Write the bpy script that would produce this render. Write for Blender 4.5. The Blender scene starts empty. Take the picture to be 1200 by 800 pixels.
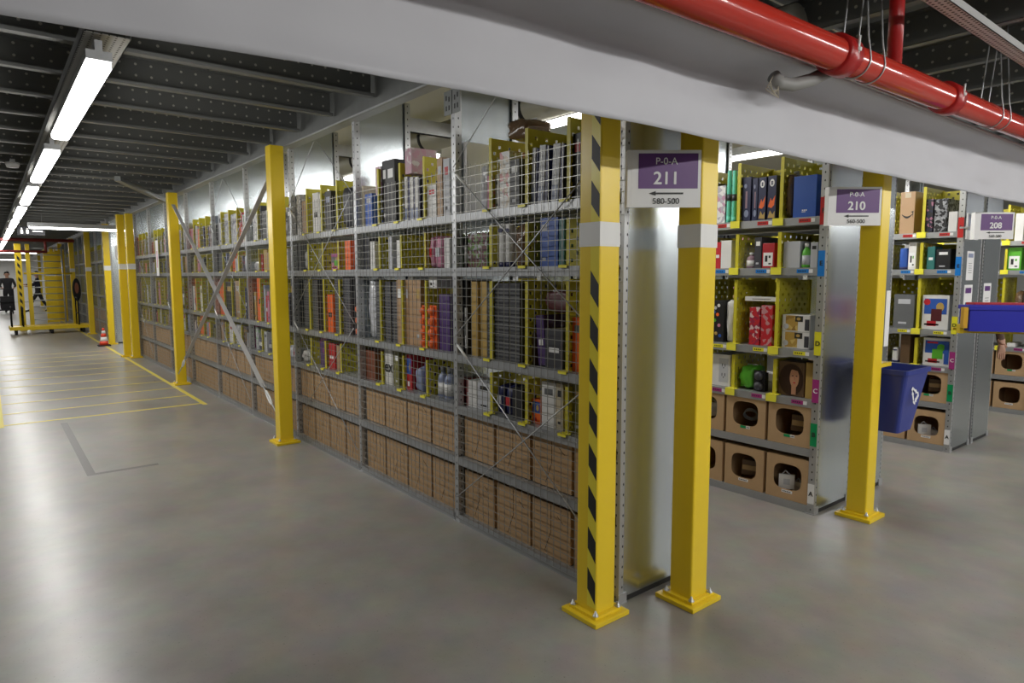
import bpy, bmesh, math, random
from mathutils import Vector, Matrix, noise
random.seed(7)
PI = math.pi
S = bpy.context.scene
COL = S.collection
# ---------------------------------------------------------------- camera
cam_data = bpy.data.cameras.new('camera'); cam = bpy.data.objects.new('camera', cam_data); COL.objects.link(cam)
YAW, PITCH, ROLL = 0.897386, 0.1007425, -0.001596
fw = Vector((-math.sin(YAW)*math.cos(PITCH), math.cos(YAW)*math.cos(PITCH), -math.sin(PITCH)))
rt = Vector((math.cos(YAW), math.sin(YAW), 0)); up = rt.cross(fw)
r2 = rt*math.cos(ROLL)+up*math.sin(ROLL); u2 = -rt*math.sin(ROLL)+up*math.cos(ROLL)
M = Matrix((r2, u2, -fw)).transposed().to_4x4(); M.translation = Vector((2.0001, -2.2361, 1.55))
cam.matrix_world = M
cam_data.sensor_width = 36; cam_data.lens = 768.6/1200*36; cam_data.clip_start = .05
S.camera = cam
# ---------------------------------------------------------------- world and exposure
wd = bpy.data.worlds.new('world'); S.world = wd; wd.use_nodes = True
wd.node_tree.nodes['Background'].inputs[0].default_value = (.9,.95,1,1)
wd.node_tree.nodes['Background'].inputs[1].default_value = .10
S.view_settings.view_transform = 'Standard'; S.view_settings.look = 'None'
S.view_settings.gamma = 1; S.view_settings.use_curve_mapping = False
S.view_settings.exposure = 0.35
LAMP_W = 12.0          # watts of a main aisle lamp
AISLE_W = 22.0
NEAR_W = 13.0
# ---------------------------------------------------------------- measures
W = 1.362; D = .4805; A = 1.375; G = .0477
Y1 = D+A; Y2 = Y1+D+G; Y3 = Y2+D+A; Y3B = Y3+D+G; Y4 = Y3B+D+A
ZS = {'A':.05,'B':.425,'C':.745,'D':1.065,'E':1.595,'F':1.915}
NEXTZ = {'A':.38,'B':.70,'C':1.02,'D':1.55,'E':1.865,'F':2.6}
DIV = {'e':[.32,.635,.96],'a':[.39,.71,1.03],'b':[.32,.635,.96],'c':[.32,.635,.96],'d':[.32,.635,.96]}
# ---------------------------------------------------------------- materials
MATS = {}
def node_mat(name):
    m = bpy.data.materials.new(name); m.use_nodes = True
    return m, m.node_tree, m.node_tree.nodes['Principled BSDF']
def mat(name, col, rough=.5, metal=0, spec=.5, noise_amt=0.0, noise_scale=8, bump=0, trans=0, alpha=1, coat=0):
    if name in MATS: return MATS[name]
    m, nt, b = node_mat(name)
    c = (*col, 1)
    b.inputs['Base Color'].default_value = c; b.inputs['Roughness'].default_value = rough
    b.inputs['Metallic'].default_value = metal; b.inputs['Specular IOR Level'].default_value = spec
    b.inputs['Transmission Weight'].default_value = trans; b.inputs['Alpha'].default_value = alpha
    b.inputs['Coat Weight'].default_value = coat
    if noise_amt or bump:
        tc = nt.nodes.new('ShaderNodeTexCoord'); n = nt.nodes.new('ShaderNodeTexNoise'); n.inputs['Scale'].default_value = noise_scale
        n.inputs['Detail'].default_value = 4
        nt.links.new(tc.outputs['Object'], n.inputs['Vector'])
        if noise_amt:
            r = nt.nodes.new('ShaderNodeMix'); r.data_type = 'RGBA'
            r.inputs[6].default_value = (*[max(0,v*(1-noise_amt)) for v in col],1); r.inputs[7].default_value = (*[min(1,v*(1+noise_amt)) for v in col],1)
            nt.links.new(n.outputs['Fac'], r.inputs[0]); nt.links.new(r.outputs[2], b.inputs['Base Color'])
        if bump:
            bp = nt.nodes.new('ShaderNodeBump'); bp.inputs['Strength'].default_value = bump; bp.inputs['Distance'].default_value = .01
            nt.links.new(n.outputs['Fac'], bp.inputs['Height']); nt.links.new(bp.outputs[0], b.inputs['Normal'])
    MATS[name] = m; return m
def emit(name, col, s):
    if name in MATS: return MATS[name]
    m, nt, b = node_mat(name)
    b.inputs['Base Color'].default_value = (*col,1); b.inputs['Emission Color'].default_value = (*col,1); b.inputs['Emission Strength'].default_value = s
    MATS[name] = m; return m
def math_node(nt, op, a=None, b=None, c=None):
    n = nt.nodes.new('ShaderNodeMath'); n.operation = op
    for i, v in enumerate((a,b,c)):
        if v is None: continue
        if isinstance(v,(int,float)): n.inputs[i].default_value = v
        else: nt.links.new(v, n.inputs[i])
    return n.outputs[0]
def perforated(name, col, metal, rough, pitch, rad_z, rad_h, off=0.0, plane='both'):
    # punched metal: dark holes down the middle of each narrow face, in object space
    m, nt, b = node_mat(name)
    tc = nt.nodes.new('ShaderNodeTexCoord'); sp = nt.nodes.new('ShaderNodeSeparateXYZ'); nt.links.new(tc.outputs['Object'], sp.inputs[0])
    ge = nt.nodes.new('ShaderNodeNewGeometry'); sn = nt.nodes.new('ShaderNodeSeparateXYZ'); nt.links.new(ge.outputs['Normal'], sn.inputs[0])
    ax = math_node(nt,'ABSOLUTE', sn.outputs[0]); isx = math_node(nt,'GREATER_THAN', ax, .5)
    dy = math_node(nt,'MULTIPLY', sp.outputs[1], isx); inv = math_node(nt,'SUBTRACT', 1.0, isx)
    dx = math_node(nt,'MULTIPLY', sp.outputs[0], inv); h = math_node(nt,'ADD', dx, dy)
    h = math_node(nt,'DIVIDE', h, rad_h)
    z = math_node(nt,'MODULO', math_node(nt,'ADD', sp.outputs[2], 100.0+off), pitch)
    z = math_node(nt,'DIVIDE', math_node(nt,'SUBTRACT', z, pitch/2), rad_z)
    d = math_node(nt,'ADD', math_node(nt,'MULTIPLY',h,h), math_node(nt,'MULTIPLY',z,z))
    hole = math_node(nt,'LESS_THAN', d, 1.0)
    mx = nt.nodes.new('ShaderNodeMix'); mx.data_type='RGBA'; nt.links.new(hole, mx.inputs[0])
    mx.inputs[6].default_value = (*col,1); mx.inputs[7].default_value = (.01,.01,.01,1)
    nt.links.new(mx.outputs[2], b.inputs['Base Color'])
    nt.links.new(math_node(nt,'MULTIPLY', math_node(nt,'SUBTRACT',1.0,hole), metal), b.inputs['Metallic'])
    b.inputs['Roughness'].default_value = rough
    MATS[name] = m; return m
def concrete():
    m, nt, b = node_mat('polished_concrete')
    tc = nt.nodes.new('ShaderNodeTexCoord')
    n1 = nt.nodes.new('ShaderNodeTexNoise'); n1.inputs['Scale'].default_value = .9; n1.inputs['Detail'].default_value = 8; n1.inputs['Roughness'].default_value=.65
    n2 = nt.nodes.new('ShaderNodeTexNoise'); n2.inputs['Scale'].default_value = 5.5; n2.inputs['Detail'].default_value = 6
    n3 = nt.nodes.new('ShaderNodeTexNoise'); n3.inputs['Scale'].default_value = 90; n3.inputs['Detail'].default_value = 2
    for n in (n1,n2,n3): nt.links.new(tc.outputs['Object'], n.inputs['Vector'])
    r = nt.nodes.new('ShaderNodeValToRGB'); r.color_ramp.elements[0].position=.3; r.color_ramp.elements[1].position=.72
    r.color_ramp.elements[0].color=(.180,.166,.144,1); r.color_ramp.elements[1].color=(.285,.268,.236,1)
    nt.links.new(n1.outputs['Fac'], r.inputs[0])
    mx = nt.nodes.new('ShaderNodeMix'); mx.data_type='RGBA'; mx.blend_type='MULTIPLY'; mx.inputs[0].default_value=.38
    nt.links.new(r.outputs[0], mx.inputs[6]); nt.links.new(n2.outputs['Color'], mx.inputs[7])
    # fine dark specks and scuffs
    r3 = nt.nodes.new('ShaderNodeValToRGB'); r3.color_ramp.elements[0].position=.27; r3.color_ramp.elements[1].position=.33
    r3.color_ramp.elements[0].color=(.55,.55,.55,1); nt.links.new(n3.outputs['Fac'], r3.inputs[0])
    m2 = nt.nodes.new('ShaderNodeMix'); m2.data_type='RGBA'; m2.blend_type='MULTIPLY'; m2.inputs[0].default_value=.7
    hs = nt.nodes.new('ShaderNodeHueSaturation'); hs.inputs['Saturation'].default_value=.75; hs.inputs['Value'].default_value=1.45
    nt.links.new(mx.outputs[2], m2.inputs[6]); nt.links.new(r3.outputs[0], m2.inputs[7]); nt.links.new(m2.outputs[2], hs.inputs['Color'])
    nt.links.new(hs.outputs[0], b.inputs['Base Color'])
    rr = nt.nodes.new('ShaderNodeMapRange'); rr.inputs['To Min'].default_value=.22; rr.inputs['To Max'].default_value=.40
    nt.links.new(n1.outputs['Fac'], rr.inputs['Value']); nt.links.new(rr.outputs[0], b.inputs['Roughness'])
    bp = nt.nodes.new('ShaderNodeBump'); bp.inputs['Strength'].default_value=.05; bp.inputs['Distance'].default_value=.01
    nt.links.new(n2.outputs['Fac'], bp.inputs['Height']); nt.links.new(bp.outputs[0], b.inputs['Normal'])
    b.inputs['Specular IOR Level'].default_value=.5
    MATS['floor']=m; return m
def brushed(name, col, rough):
    m, nt, b = node_mat(name)
    tc = nt.nodes.new('ShaderNodeTexCoord'); mp = nt.nodes.new('ShaderNodeMapping'); mp.inputs['Scale'].default_value=(9,9,.6)
    n = nt.nodes.new('ShaderNodeTexNoise'); n.inputs['Scale'].default_value=2; n.inputs['Detail'].default_value=5
    nt.links.new(tc.outputs['Object'], mp.inputs[0]); nt.links.new(mp.outputs[0], n.inputs['Vector'])
    mr = nt.nodes.new('ShaderNodeMapRange'); mr.inputs['To Min'].default_value=rough-.02; mr.inputs['To Max'].default_value=rough+.03
    nt.links.new(n.outputs['Fac'], mr.inputs['Value']); nt.links.new(mr.outputs[0], b.inputs['Roughness'])
    mx = nt.nodes.new('ShaderNodeMix'); mx.data_type='RGBA'; nt.links.new(n.outputs['Fac'], mx.inputs[0])
    mx.inputs[6].default_value=(*[v*.96 for v in col],1); mx.inputs[7].default_value=(*[min(1,v*1.03) for v in col],1)
    nt.links.new(mx.outputs[2], b.inputs['Base Color']); b.inputs['Metallic'].default_value=.95
    MATS[name]=m; return m
def printed(name, col, second, third, scale=14):
    # a printed package: blocks of colour over the base
    if name in MATS: return MATS[name]
    m, nt, b = node_mat(name)
    tc = nt.nodes.new('ShaderNodeTexCoord'); v = nt.nodes.new('ShaderNodeTexVoronoi'); v.inputs['Scale'].default_value=scale
    nt.links.new(tc.outputs['Object'], v.inputs['Vector'])
    sp = nt.nodes.new('ShaderNodeSeparateColor'); nt.links.new(v.outputs['Color'], sp.inputs[0])
    r = nt.nodes.new('ShaderNodeValToRGB'); r.color_ramp.interpolation='CONSTANT'
    r.color_ramp.elements[0].color=(*col,1); r.color_ramp.elements[1].position=.5; r.color_ramp.elements[1].color=(*second,1)
    e = r.color_ramp.elements.new(.8); e.color=(*third,1)
    nt.links.new(sp.outputs[0], r.inputs[0]); nt.links.new(r.outputs[0], b.inputs['Base Color']); b.inputs['Roughness'].default_value=.4
    MATS[name]=m; return m
BRACE = mat('brace_steel', (.60,.60,.60), .45, metal=.3)
YEL = mat('yellow_paint', (.84,.60,.018), .32, noise_amt=.05, noise_scale=3)
YELP = mat('yellow_plastic', (.58,.51,.03), .45)
CLIP = mat('yellow_clip', (.85,.78,.06), .4)
BLACK = mat('black_tape', (.012,.012,.012), .5)
WHITE = mat('white_band', (.78,.78,.76), .5)
GALV = mat('galvanized_steel', (.50,.51,.52), .42, metal=.7, noise_amt=.12, noise_scale=20)
GALVD = mat('galvanized_joist', (.26,.27,.265), .40, metal=.75, noise_amt=.15, noise_scale=12)
BEAM = mat('shelf_steel', (.38,.39,.40), .42, metal=.5, noise_amt=.08, noise_scale=15)
UPR = perforated('punched_upright', (.50,.51,.52), .7, .4, .05, .0065, .0045)
SLOT = perforated('slotted_upright', (.45,.46,.47), .6, .42, .032, .009, .008)
TRAY = perforated('punched_tray', (.6,.6,.6), .6, .4, .04, .009, .006)
SHEET = brushed('sheet_steel', (.61,.66,.69), .24)
WIRE = mat('wire_steel', (.30,.30,.28), .38, metal=.6)
RED = mat('red_pipe_paint', (.50,.032,.018), .18, coat=.5)
REDD = mat('red_coupling_paint', (.38,.012,.012), .3)
TARP = mat('grey_tarpaulin', (.50,.505,.54), .55, noise_amt=.07, noise_scale=2.5, bump=.5)
KRAFT = mat('kraft_cardboard', (.47,.305,.16), .75, noise_amt=.10, noise_scale=9)
KRAFTD = mat('kraft_crease', (.07,.04,.02), .9)
DECK = mat('deck_steel', (.15,.155,.15), .5, metal=.4)
CREAM = mat('cream_deck', (.72,.70,.60), .6)
FLOOR = concrete()
TAPE = mat('floor_tape_yellow', (.72,.60,.10), .5)
DARK = mat('dark_plastic', (.012,.012,.014), .7, spec=.25)
RUB = mat('black_rubber', (.02,.02,.02), .7)
BLUE = mat('blue_plastic', (.028,.045,.26), .38)
BLUET = mat('tote_blue_plastic', (.018,.022,.42), .38)
PURP = mat('sign_purple', (.115,.035,.19), .4)
PAPER = mat('white_card', (.80,.80,.80), .5)
INK = mat('black_ink', (.02,.02,.02), .5)
TUBE = emit('lamp_diffuser', (1,.99,.96), 9)
SKIN = mat('skin', (.48,.27,.19), .5)
COLR = {'white':(.72,.71,.69),'silver':(.50,.51,.54),'pink':(.55,.22,.32),'black':(.014,.014,.016),'maroon':(.09,.015,.018),'brown':(.12,.07,.035),
 'blue':(.03,.10,.42),'teal':(.03,.16,.15),'gold':(.50,.33,.09),'grey':(.13,.135,.14),'purple':(.07,.03,.15),'charcoal':(.045,.045,.055),'orange':(.85,.14,.02),
 'red':(.50,.02,.03),'navy':(.015,.018,.09),'beige':(.52,.45,.32),'olive':(.20,.19,.05),'kraft':(.44,.28,.155),'brick':(.22,.065,.03),'bluegrey':(.24,.28,.42),
 'mauve':(.32,.20,.24),'magenta':(.38,.05,.22),'mint':(.14,.60,.44),'indigo':(.018,.022,.07),'crimson':(.42,.02,.03),'green':(.10,.42,.03),'tan':(.45,.30,.14)}
def cmat(c): return mat('item_'+c, COLR[c], .45, noise_amt=.06, noise_scale=12)
PLASTIC = mat('clear_wrap', (.80,.80,.82), .12, trans=.0, alpha=.30, bump=1.0, noise_scale=30)
# ---------------------------------------------------------------- builders
class MB:
    """collects shapes and links them as one mesh object"""
    def __init__(s): s.v=[]; s.f=[]; s.m=[]; s.mats=[]; s.sm=[]
    def mi(s, m):
        if m not in s.mats: s.mats.append(m)
        return s.mats.index(m)
    def add(s, vs, fs, m, smooth=False, mx=None):
        o=len(s.v)
        for p in vs: s.v.append(tuple(mx@Vector(p)) if mx else tuple(p))
        k=s.mi(m)
        for f in fs: s.f.append([i+o for i in f]); s.m.append(k); s.sm.append(smooth)
    def box(s, x0,x1,y0,y1,z0,z1, m, mx=None):
        vs=[(x0,y0,z0),(x1,y0,z0),(x1,y1,z0),(x0,y1,z0),(x0,y0,z1),(x1,y0,z1),(x1,y1,z1),(x0,y1,z1)]
        s.add(vs,[(0,3,2,1),(4,5,6,7),(0,1,5,4),(1,2,6,5),(2,3,7,6),(3,0,4,7)],m,mx=mx)
    def bar(s, a, b, w, h, m):
        a=Vector(a); b=Vector(b); d=b-a; L=d.length; q=d.to_track_quat('Z','Y').to_matrix().to_4x4(); q.translation=a
        s.box(-w/2,w/2,-h/2,h/2,0,L,m,mx=q)
    def tube(s, pts, r, m, n=10, closed=False, caps=True):
        pts=[Vector(p) for p in pts]; rs = r if isinstance(r,(list,tuple)) else [r]*len(pts)
        ring=[]; vs=[]; 
        prev=None
        for i,p in enumerate(pts):
            if closed: t=(pts[(i+1)%len(pts)]-pts[i-1])
            else: t=(pts[min(i+1,len(pts)-1)]-pts[max(i-1,0)])
            t.normalize()
            if prev is None:
                a=t.orthogonal().normalized()
            else:
                a=(prev-t*prev.dot(t)).normalized()
            prev=a; b=t.cross(a)
            for k in range(n):
                an=2*PI*k/n; vs.append(p+(a*math.cos(an)+b*math.sin(an))*rs[i])
        fs=[]; N=len(pts)
        for i in range(N if closed else N-1):
            j=(i+1)%N
            for k in range(n): fs.append((i*n+k,i*n+(k+1)%n,j*n+(k+1)%n,j*n+k))
        if not closed and caps: fs.append(tuple(range(n-1,-1,-1))); fs.append(tuple((N-1)*n+k for k in range(n)))
        s.add(vs,fs,m,True)
    def lathe(s, prof, m, n=16, mx=None):
        vs=[];fs=[]
        for r,z in prof:
            for k in range(n): vs.append((r*math.cos(2*PI*k/n),r*math.sin(2*PI*k/n),z))
        for i in range(len(prof)-1):
            for k in range(n): fs.append((i*n+k,i*n+(k+1)%n,(i+1)*n+(k+1)%n,(i+1)*n+k))
        fs.append(tuple(range(n-1,-1,-1))); fs.append(tuple((len(prof)-1)*n+k for k in range(n)))
        s.add(vs,fs,m,True,mx)
    def poly(s, pts, m, y=0, t=.002, mx=None):
        # flat outline in XZ with thickness along Y
        n=len(pts); vs=[(x,y,z) for x,z in pts]+[(x,y+t,z) for x,z in pts]
        fs=[tuple(range(n)),tuple(range(2*n-1,n-1,-1))]+[(i,i+n,(i+1)%n+n,(i+1)%n) for i in range(n)]
        s.add(vs,fs,m,mx=mx)
    def mesh(s, name):
        me=bpy.data.meshes.new(name); me.from_pydata(s.v,[],s.f)
        for m in s.mats: me.materials.append(m)
        me.polygons.foreach_set('material_index', s.m); me.polygons.foreach_set('use_smooth', s.sm); me.update()
        return me
    def build(s, name, parent=None, loc=(0,0,0), rz=0, bevel=0):
        return link(name, s.mesh(name), parent, loc, rz, bevel)
def link(name, me, parent=None, loc=(0,0,0), rz=0, bevel=0):
    o=bpy.data.objects.new(name, me); COL.objects.link(o); o.location=loc; o.rotation_euler=(0,0,rz)
    if parent: o.parent=parent
    if bevel:
        b=o.modifiers.new('bevel','BEVEL'); b.width=bevel; b.segments=2; b.limit_method='ANGLE'
    return o
def tag(o, label=None, cat=None, group=None, kind=None):
    if label: o['label']=label
    if cat: o['category']=cat
    if group: o['group']=group
    if kind: o['kind']=kind
    return o
def thing(name, label, cat, loc=(0,0,0), rz=0, group=None):
    o=bpy.data.objects.new(name,None); COL.objects.link(o); o.location=loc; o.rotation_euler=(0,0,rz); o.empty_display_size=.1
    return tag(o,label,cat,group)
def struct(o): o['kind']='structure'; return o
def dup(o, parent=None, loc=None, rz=None):
    c=o.copy(); COL.objects.link(c)
    if parent is not None: c.parent=parent
    if loc is not None: c.location=loc
    if rz is not None: c.rotation_euler=(0,0,rz)
    for ch in list(o.children): dup(ch, c)
    return c
def text_mesh(txt, size, m, bold=0.0, align='CENTER', ext=.0008):
    cu=bpy.data.curves.new('lettering','FONT'); cu.body=txt; cu.size=size; cu.align_x=align; cu.align_y='CENTER'; cu.extrude=ext
    t=bpy.data.objects.new('tmp',cu); COL.objects.link(t); bpy.context.view_layer.update()
    me=bpy.data.meshes.new_from_object(t.evaluated_get(bpy.context.evaluated_depsgraph_get())); bpy.data.objects.remove(t); bpy.data.curves.remove(cu)
    if bold:
        bm=bmesh.new()
        for k,(dx,dy) in enumerate(((-bold,0),(bold,0),(0,bold*.7),(0,-bold*.7))):
            n0=len(bm.verts); bm.from_mesh(me); bm.verts.ensure_lookup_table()
            for v in bm.verts[n0:]: v.co.x+=dx; v.co.y+=dy; v.co.z+=k*.0001
        bm.to_mesh(me); bm.free()
    me.materials.clear(); me.materials.append(m)
    for v in me.vertices: v.co=Vector((v.co.x, -v.co.z, v.co.y))     # stand it up, facing -Y
    return me
ORD=['first','second','third','fourth','fifth','sixth','seventh','eighth','ninth','tenth','eleventh','twelfth','thirteenth','fourteenth','fifteenth','sixteenth','seventeenth','eighteenth','nineteenth','twentieth']
SHELF={'A':'lowest','B':'second','C':'third','D':'fourth','E':'fifth','F':'top'}
ITEMS = [
 ('a', 0, 'C', -0.38, -0.309, 0.256, 'box', 'olive', 'olive carton'),
 ('a', 0, 'C', -0.499, -0.447, 0.242, 'box', 'beige', 'beige carton'),
 ('a', 0, 'C', -0.614, -0.505, 0.24, 'box', 'white', 'plain white carton'),
 ('a', 0, 'C', -0.7, -0.628, 0.133, 'toy', 'orange', 'orange toy carton with blue window'),
 ('a', 0, 'C', -0.863, -0.78, 0.172, 'box', 'black', 'black carton'),
 ('a', 0, 'C', -0.942, -0.871, 0.176, 'pack', 'navy', 'navy wrapped pack'),
 ('a', 0, 'C', -1.02, -0.945, 0.175, 'pack', 'navy', 'navy wrapped pack'),
 ('a', 0, 'C', -1.203, -1.057, 0.167, 'box', 'silver', 'pale grey carton'),
 ('a', 0, 'C', -1.294, -1.206, 0.163, 'box', 'white', 'white carton'),
 ('a', 0, 'C', -1.33, -1.297, 0.159, 'book', 'red', 'slim red book'),
 ('a', 0, 'D', -0.38, -0.314, 0.273, 'box', 'orange', 'orange carton'),
 ('a', 0, 'D', -0.581, -0.443, 0.208, 'book', 'charcoal', 'charcoal notebook'),
 ('a', 0, 'D', -0.664, -0.588, 0.269, 'book', 'purple', 'leaning purple book'),
 ('a', 0, 'D', -0.7, -0.678, 0.173, 'box', 'brown', 'brown carton'),
 ('a', 0, 'D', -0.847, -0.802, 0.439, 'case', 'grey', 'slim grey case'),
 ('a', 0, 'D', -0.893, -0.85, 0.439, 'case', 'grey', 'slim grey case'),
 ('a', 0, 'D', -0.94, -0.896, 0.439, 'case', 'grey', 'slim grey case'),
 ('a', 0, 'D', -0.988, -0.943, 0.438, 'case', 'grey', 'slim grey case'),
 ('a', 0, 'D', -1.02, -0.991, 0.438, 'case', 'grey', 'slim grey case'),
 ('a', 0, 'D', -1.087, -1.04, 0.437, 'case', 'grey', 'slim grey case'),
 ('a', 0, 'D', -1.172, -1.112, 0.447, 'box', 'gold', 'tall golden carton'),
 ('a', 0, 'D', -1.251, -1.189, 0.446, 'box', 'gold', 'tall golden carton'),
 ('a', 0, 'D', -1.33, -1.296, 0.461, 'label', 'black', 'black carton with white labels'),
 ('a', 0, 'E', -0.48, -0.442, 0.235, 'box', 'teal', 'slim teal carton'),
 ('a', 0, 'E', -0.558, -0.486, 0.247, 'box', 'blue', 'blue carton'),
 ('a', 0, 'E', -0.632, -0.564, 0.252, 'box', 'blue', 'blue carton'),
 ('a', 0, 'E', -0.861, -0.765, 0.253, 'bag', 'brown', 'clear bag of brown goods'),
 ('a', 0, 'E', -0.938, -0.877, 0.24, 'tube', 'white', 'white and blue tube'),
 ('a', 0, 'E', -1.001, -0.941, 0.244, 'tube', 'white', 'white and blue tube'),
 ('a', 0, 'E', -1.075, -1.04, 0.249, 'tube', 'white', 'white and blue tube'),
 ('a', 0, 'E', -1.291, -1.091, 0.203, 'print', 'maroon', 'stack of maroon cartons'),
 ('a', 0, 'E', -1.33, -1.308, 0.258, 'bottle', 'black', 'black bottle with white label'),
 ('a', 0, 'F', -0.38, -0.319, 0.318, 'box', 'black', 'large black carton'),
 ('a', 0, 'F', -0.547, -0.458, 0.291, 'slab', 'silver', 'third leaning silver case'),
 ('a', 0, 'F', -0.64, -0.56, 0.297, 'slab', 'silver', 'second leaning silver case'),
 ('a', 0, 'F', -0.7, -0.647, 0.295, 'slab', 'silver', 'leaning silver case'),
 ('a', 0, 'F', -0.876, -0.794, 0.26, 'box', 'black', 'tall black carton'),
 ('a', 0, 'F', -0.968, -0.879, 0.313, 'print', 'white', 'tall printed white carton'),
 ('a', 0, 'F', -1.02, -0.984, 0.198, 'box', 'white', 'slim white carton'),
 ('a', 0, 'F', -1.097, -1.048, 0.201, 'book', 'pink', 'slim pink carton'),
 ('a', 0, 'F', -1.189, -1.105, 0.297, 'bag', 'silver', 'clear bag of grey goods'),
 ('a', 0, 'F', -1.33, -1.293, 0.424, 'box', 'white', 'tall white carton'),
 ('a', 1, 'C', -1.595, -1.514, 0.202, 'bottle', 'bluegrey', 'blue grey bottle'),
 ('a', 1, 'C', -1.678, -1.605, 0.204, 'bottle', 'bluegrey', 'blue grey bottle'),
 ('a', 1, 'C', -1.842, -1.762, 0.243, 'bag', 'purple', 'purple and white bag'),
 ('a', 1, 'C', -1.981, -1.854, 0.174, 'bag', 'bluegrey', 'blue and white bag'),
 ('a', 1, 'C', -2.062, -1.991, 0.249, 'toy', 'red', 'red carton with blue window'),
 ('a', 1, 'C', -2.25, -2.173, 0.261, 'box', 'olive', 'olive carton'),
 ('a', 1, 'C', -2.382, -2.262, 0.263, 'ex', 'white', 'white carton printed with two large letters'),
 ('a', 1, 'C', -2.692, -2.547, 0.226, 'box', 'brick', 'brick brown carton'),
 ('a', 1, 'D', -1.627, -1.506, 0.362, 'box', 'purple', 'dark purple carton'),
 ('a', 1, 'D', -1.733, -1.649, 0.287, 'blister', 'orange', 'orange and black blister pack'),
 ('a', 1, 'D', -1.832, -1.762, 0.283, 'blister', 'orange', 'orange and black blister pack'),
 ('a', 1, 'D', -1.942, -1.863, 0.453, 'box', 'kraft', 'narrow cardboard box'),
 ('a', 1, 'D', -2.024, -1.945, 0.453, 'box', 'kraft', 'narrow cardboard box'),
 ('a', 1, 'D', -2.062, -2.027, 0.452, 'box', 'kraft', 'narrow cardboard box'),
 ('a', 1, 'D', -2.182, -2.108, 0.452, 'box', 'kraft', 'narrow cardboard box'),
 ('a', 1, 'D', -2.272, -2.195, 0.439, 'case', 'grey', 'slim grey case'),
 ('a', 1, 'D', -2.35, -2.275, 0.439, 'case', 'grey', 'slim grey case'),
 ('a', 1, 'D', -2.382, -2.353, 0.438, 'case', 'grey', 'slim grey case'),
 ('a', 1, 'D', -2.513, -2.43, 0.438, 'case', 'grey', 'slim grey case'),
 ('a', 1, 'D', -2.669, -2.526, 0.463, 'bag', 'silver', 'crumpled clear bag'),
 ('a', 1, 'E', -1.556, -1.497, 0.188, 'box', 'white', 'slim white carton'),
 ('a', 1, 'E', -1.678, -1.586, 0.209, 'pack', 'pink', 'pink wrapped pack'),
 ('a', 1, 'E', -1.742, -1.689, 0.214, 'pack', 'pink', 'pink wrapped pack'),
 ('a', 1, 'E', -2.179, -2.082, 0.202, 'box', 'white', 'white carton'),
 ('a', 1, 'E', -2.292, -2.241, 0.227, 'box', 'silver', 'slim silver carton'),
 ('a', 1, 'E', -2.59, -2.52, 0.208, 'box', 'white', 'slim white carton'),
 ('a', 1, 'E', -2.692, -2.604, 0.245, 'box', 'charcoal', 'charcoal carton'),
 ('a', 1, 'F', -1.557, -1.489, 0.357, 'box', 'silver', 'tall pale carton'),
 ('a', 1, 'F', -1.627, -1.567, 0.372, 'box', 'kraft', 'tall brown cardboard box'),
 ('a', 1, 'F', -1.742, -1.639, 0.213, 'box', 'white', 'wide white carton'),
 ('a', 1, 'F', -1.917, -1.862, 0.29, 'slab', 'white', 'white case with blue edge'),
 ('a', 1, 'F', -1.986, -1.92, 0.297, 'slab', 'white', 'white case with blue edge'),
 ('a', 1, 'F', -2.056, -1.989, 0.305, 'slab', 'white', 'white case with blue edge'),
 ('a', 1, 'F', -2.128, -2.082, 0.313, 'slab', 'white', 'white case with blue edge'),
 ('a', 1, 'F', -2.312, -2.187, 0.449, 'box', 'black', 'tall black carton'),
 ('a', 1, 'F', -2.382, -2.315, 0.453, 'box', 'black', 'tall black carton'),
 ('a', 1, 'F', -2.644, -2.532, 0.244, 'box', 'blue', 'blue carton'),
 ('a', 2, 'C', -3.271, -3.124, 0.214, 'box', 'kraft', 'brown cardboard box'),
 ('a', 2, 'C', -3.424, -3.288, 0.225, 'book', 'red', 'red book'),
 ('a', 2, 'C', -3.618, -3.448, 0.257, 'print', 'purple', 'purple and white carton'),
 ('a', 2, 'C', -4.054, -3.944, 0.108, 'pack', 'white', 'white wrapped pack'),
 ('a', 2, 'D', -2.839, -2.756, 0.262, 'blister', 'orange', 'orange blister pack'),
 ('a', 2, 'D', -3.055, -2.958, 0.473, 'case', 'grey', 'slim grey case'),
 ('a', 2, 'D', -3.104, -3.058, 0.473, 'case', 'grey', 'slim grey case'),
 ('a', 2, 'D', -3.257, -3.154, 0.473, 'case', 'grey', 'slim grey case'),
 ('a', 2, 'D', -3.424, -3.297, 0.323, 'book', 'orange', 'bright orange book'),
 ('a', 2, 'D', -3.74, -3.623, 0.445, 'case', 'grey', 'slim grey case'),
 ('a', 2, 'D', -3.84, -3.764, 0.444, 'case', 'grey', 'slim grey case'),
 ('a', 2, 'D', -3.943, -3.843, 0.444, 'case', 'grey', 'slim grey case'),
 ('a', 2, 'E', -2.855, -2.779, 0.258, 'tube', 'orange', 'tall orange tube'),
 ('a', 2, 'E', -3.029, -2.934, 0.232, 'box', 'orange', 'orange carton'),
 ('a', 2, 'E', -3.302, -3.124, 0.135, 'toy', 'pink', 'white and pink carton'),
 ('a', 2, 'E', -3.592, -3.444, 0.179, 'box', 'olive', 'green topped carton'),
 ('a', 2, 'E', -3.949, -3.764, 0.189, 'bag', 'silver', 'white wrapped goods'),
 ('a', 2, 'F', -2.692, -2.672, 0.312, 'box', 'beige', 'beige carton'),
 ('a', 2, 'F', -3.103, -2.911, 0.344, 'bag', 'charcoal', 'dark item in clear bag'),
 ('a', 2, 'F', -3.395, -3.272, 0.336, 'box', 'black', 'black carton'),
 ('a', 2, 'F', -3.542, -3.444, 0.336, 'book', 'white', 'white magazine bundle'),
 ('a', 2, 'F', -3.674, -3.545, 0.349, 'book', 'white', 'white magazine bundle'),
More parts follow.
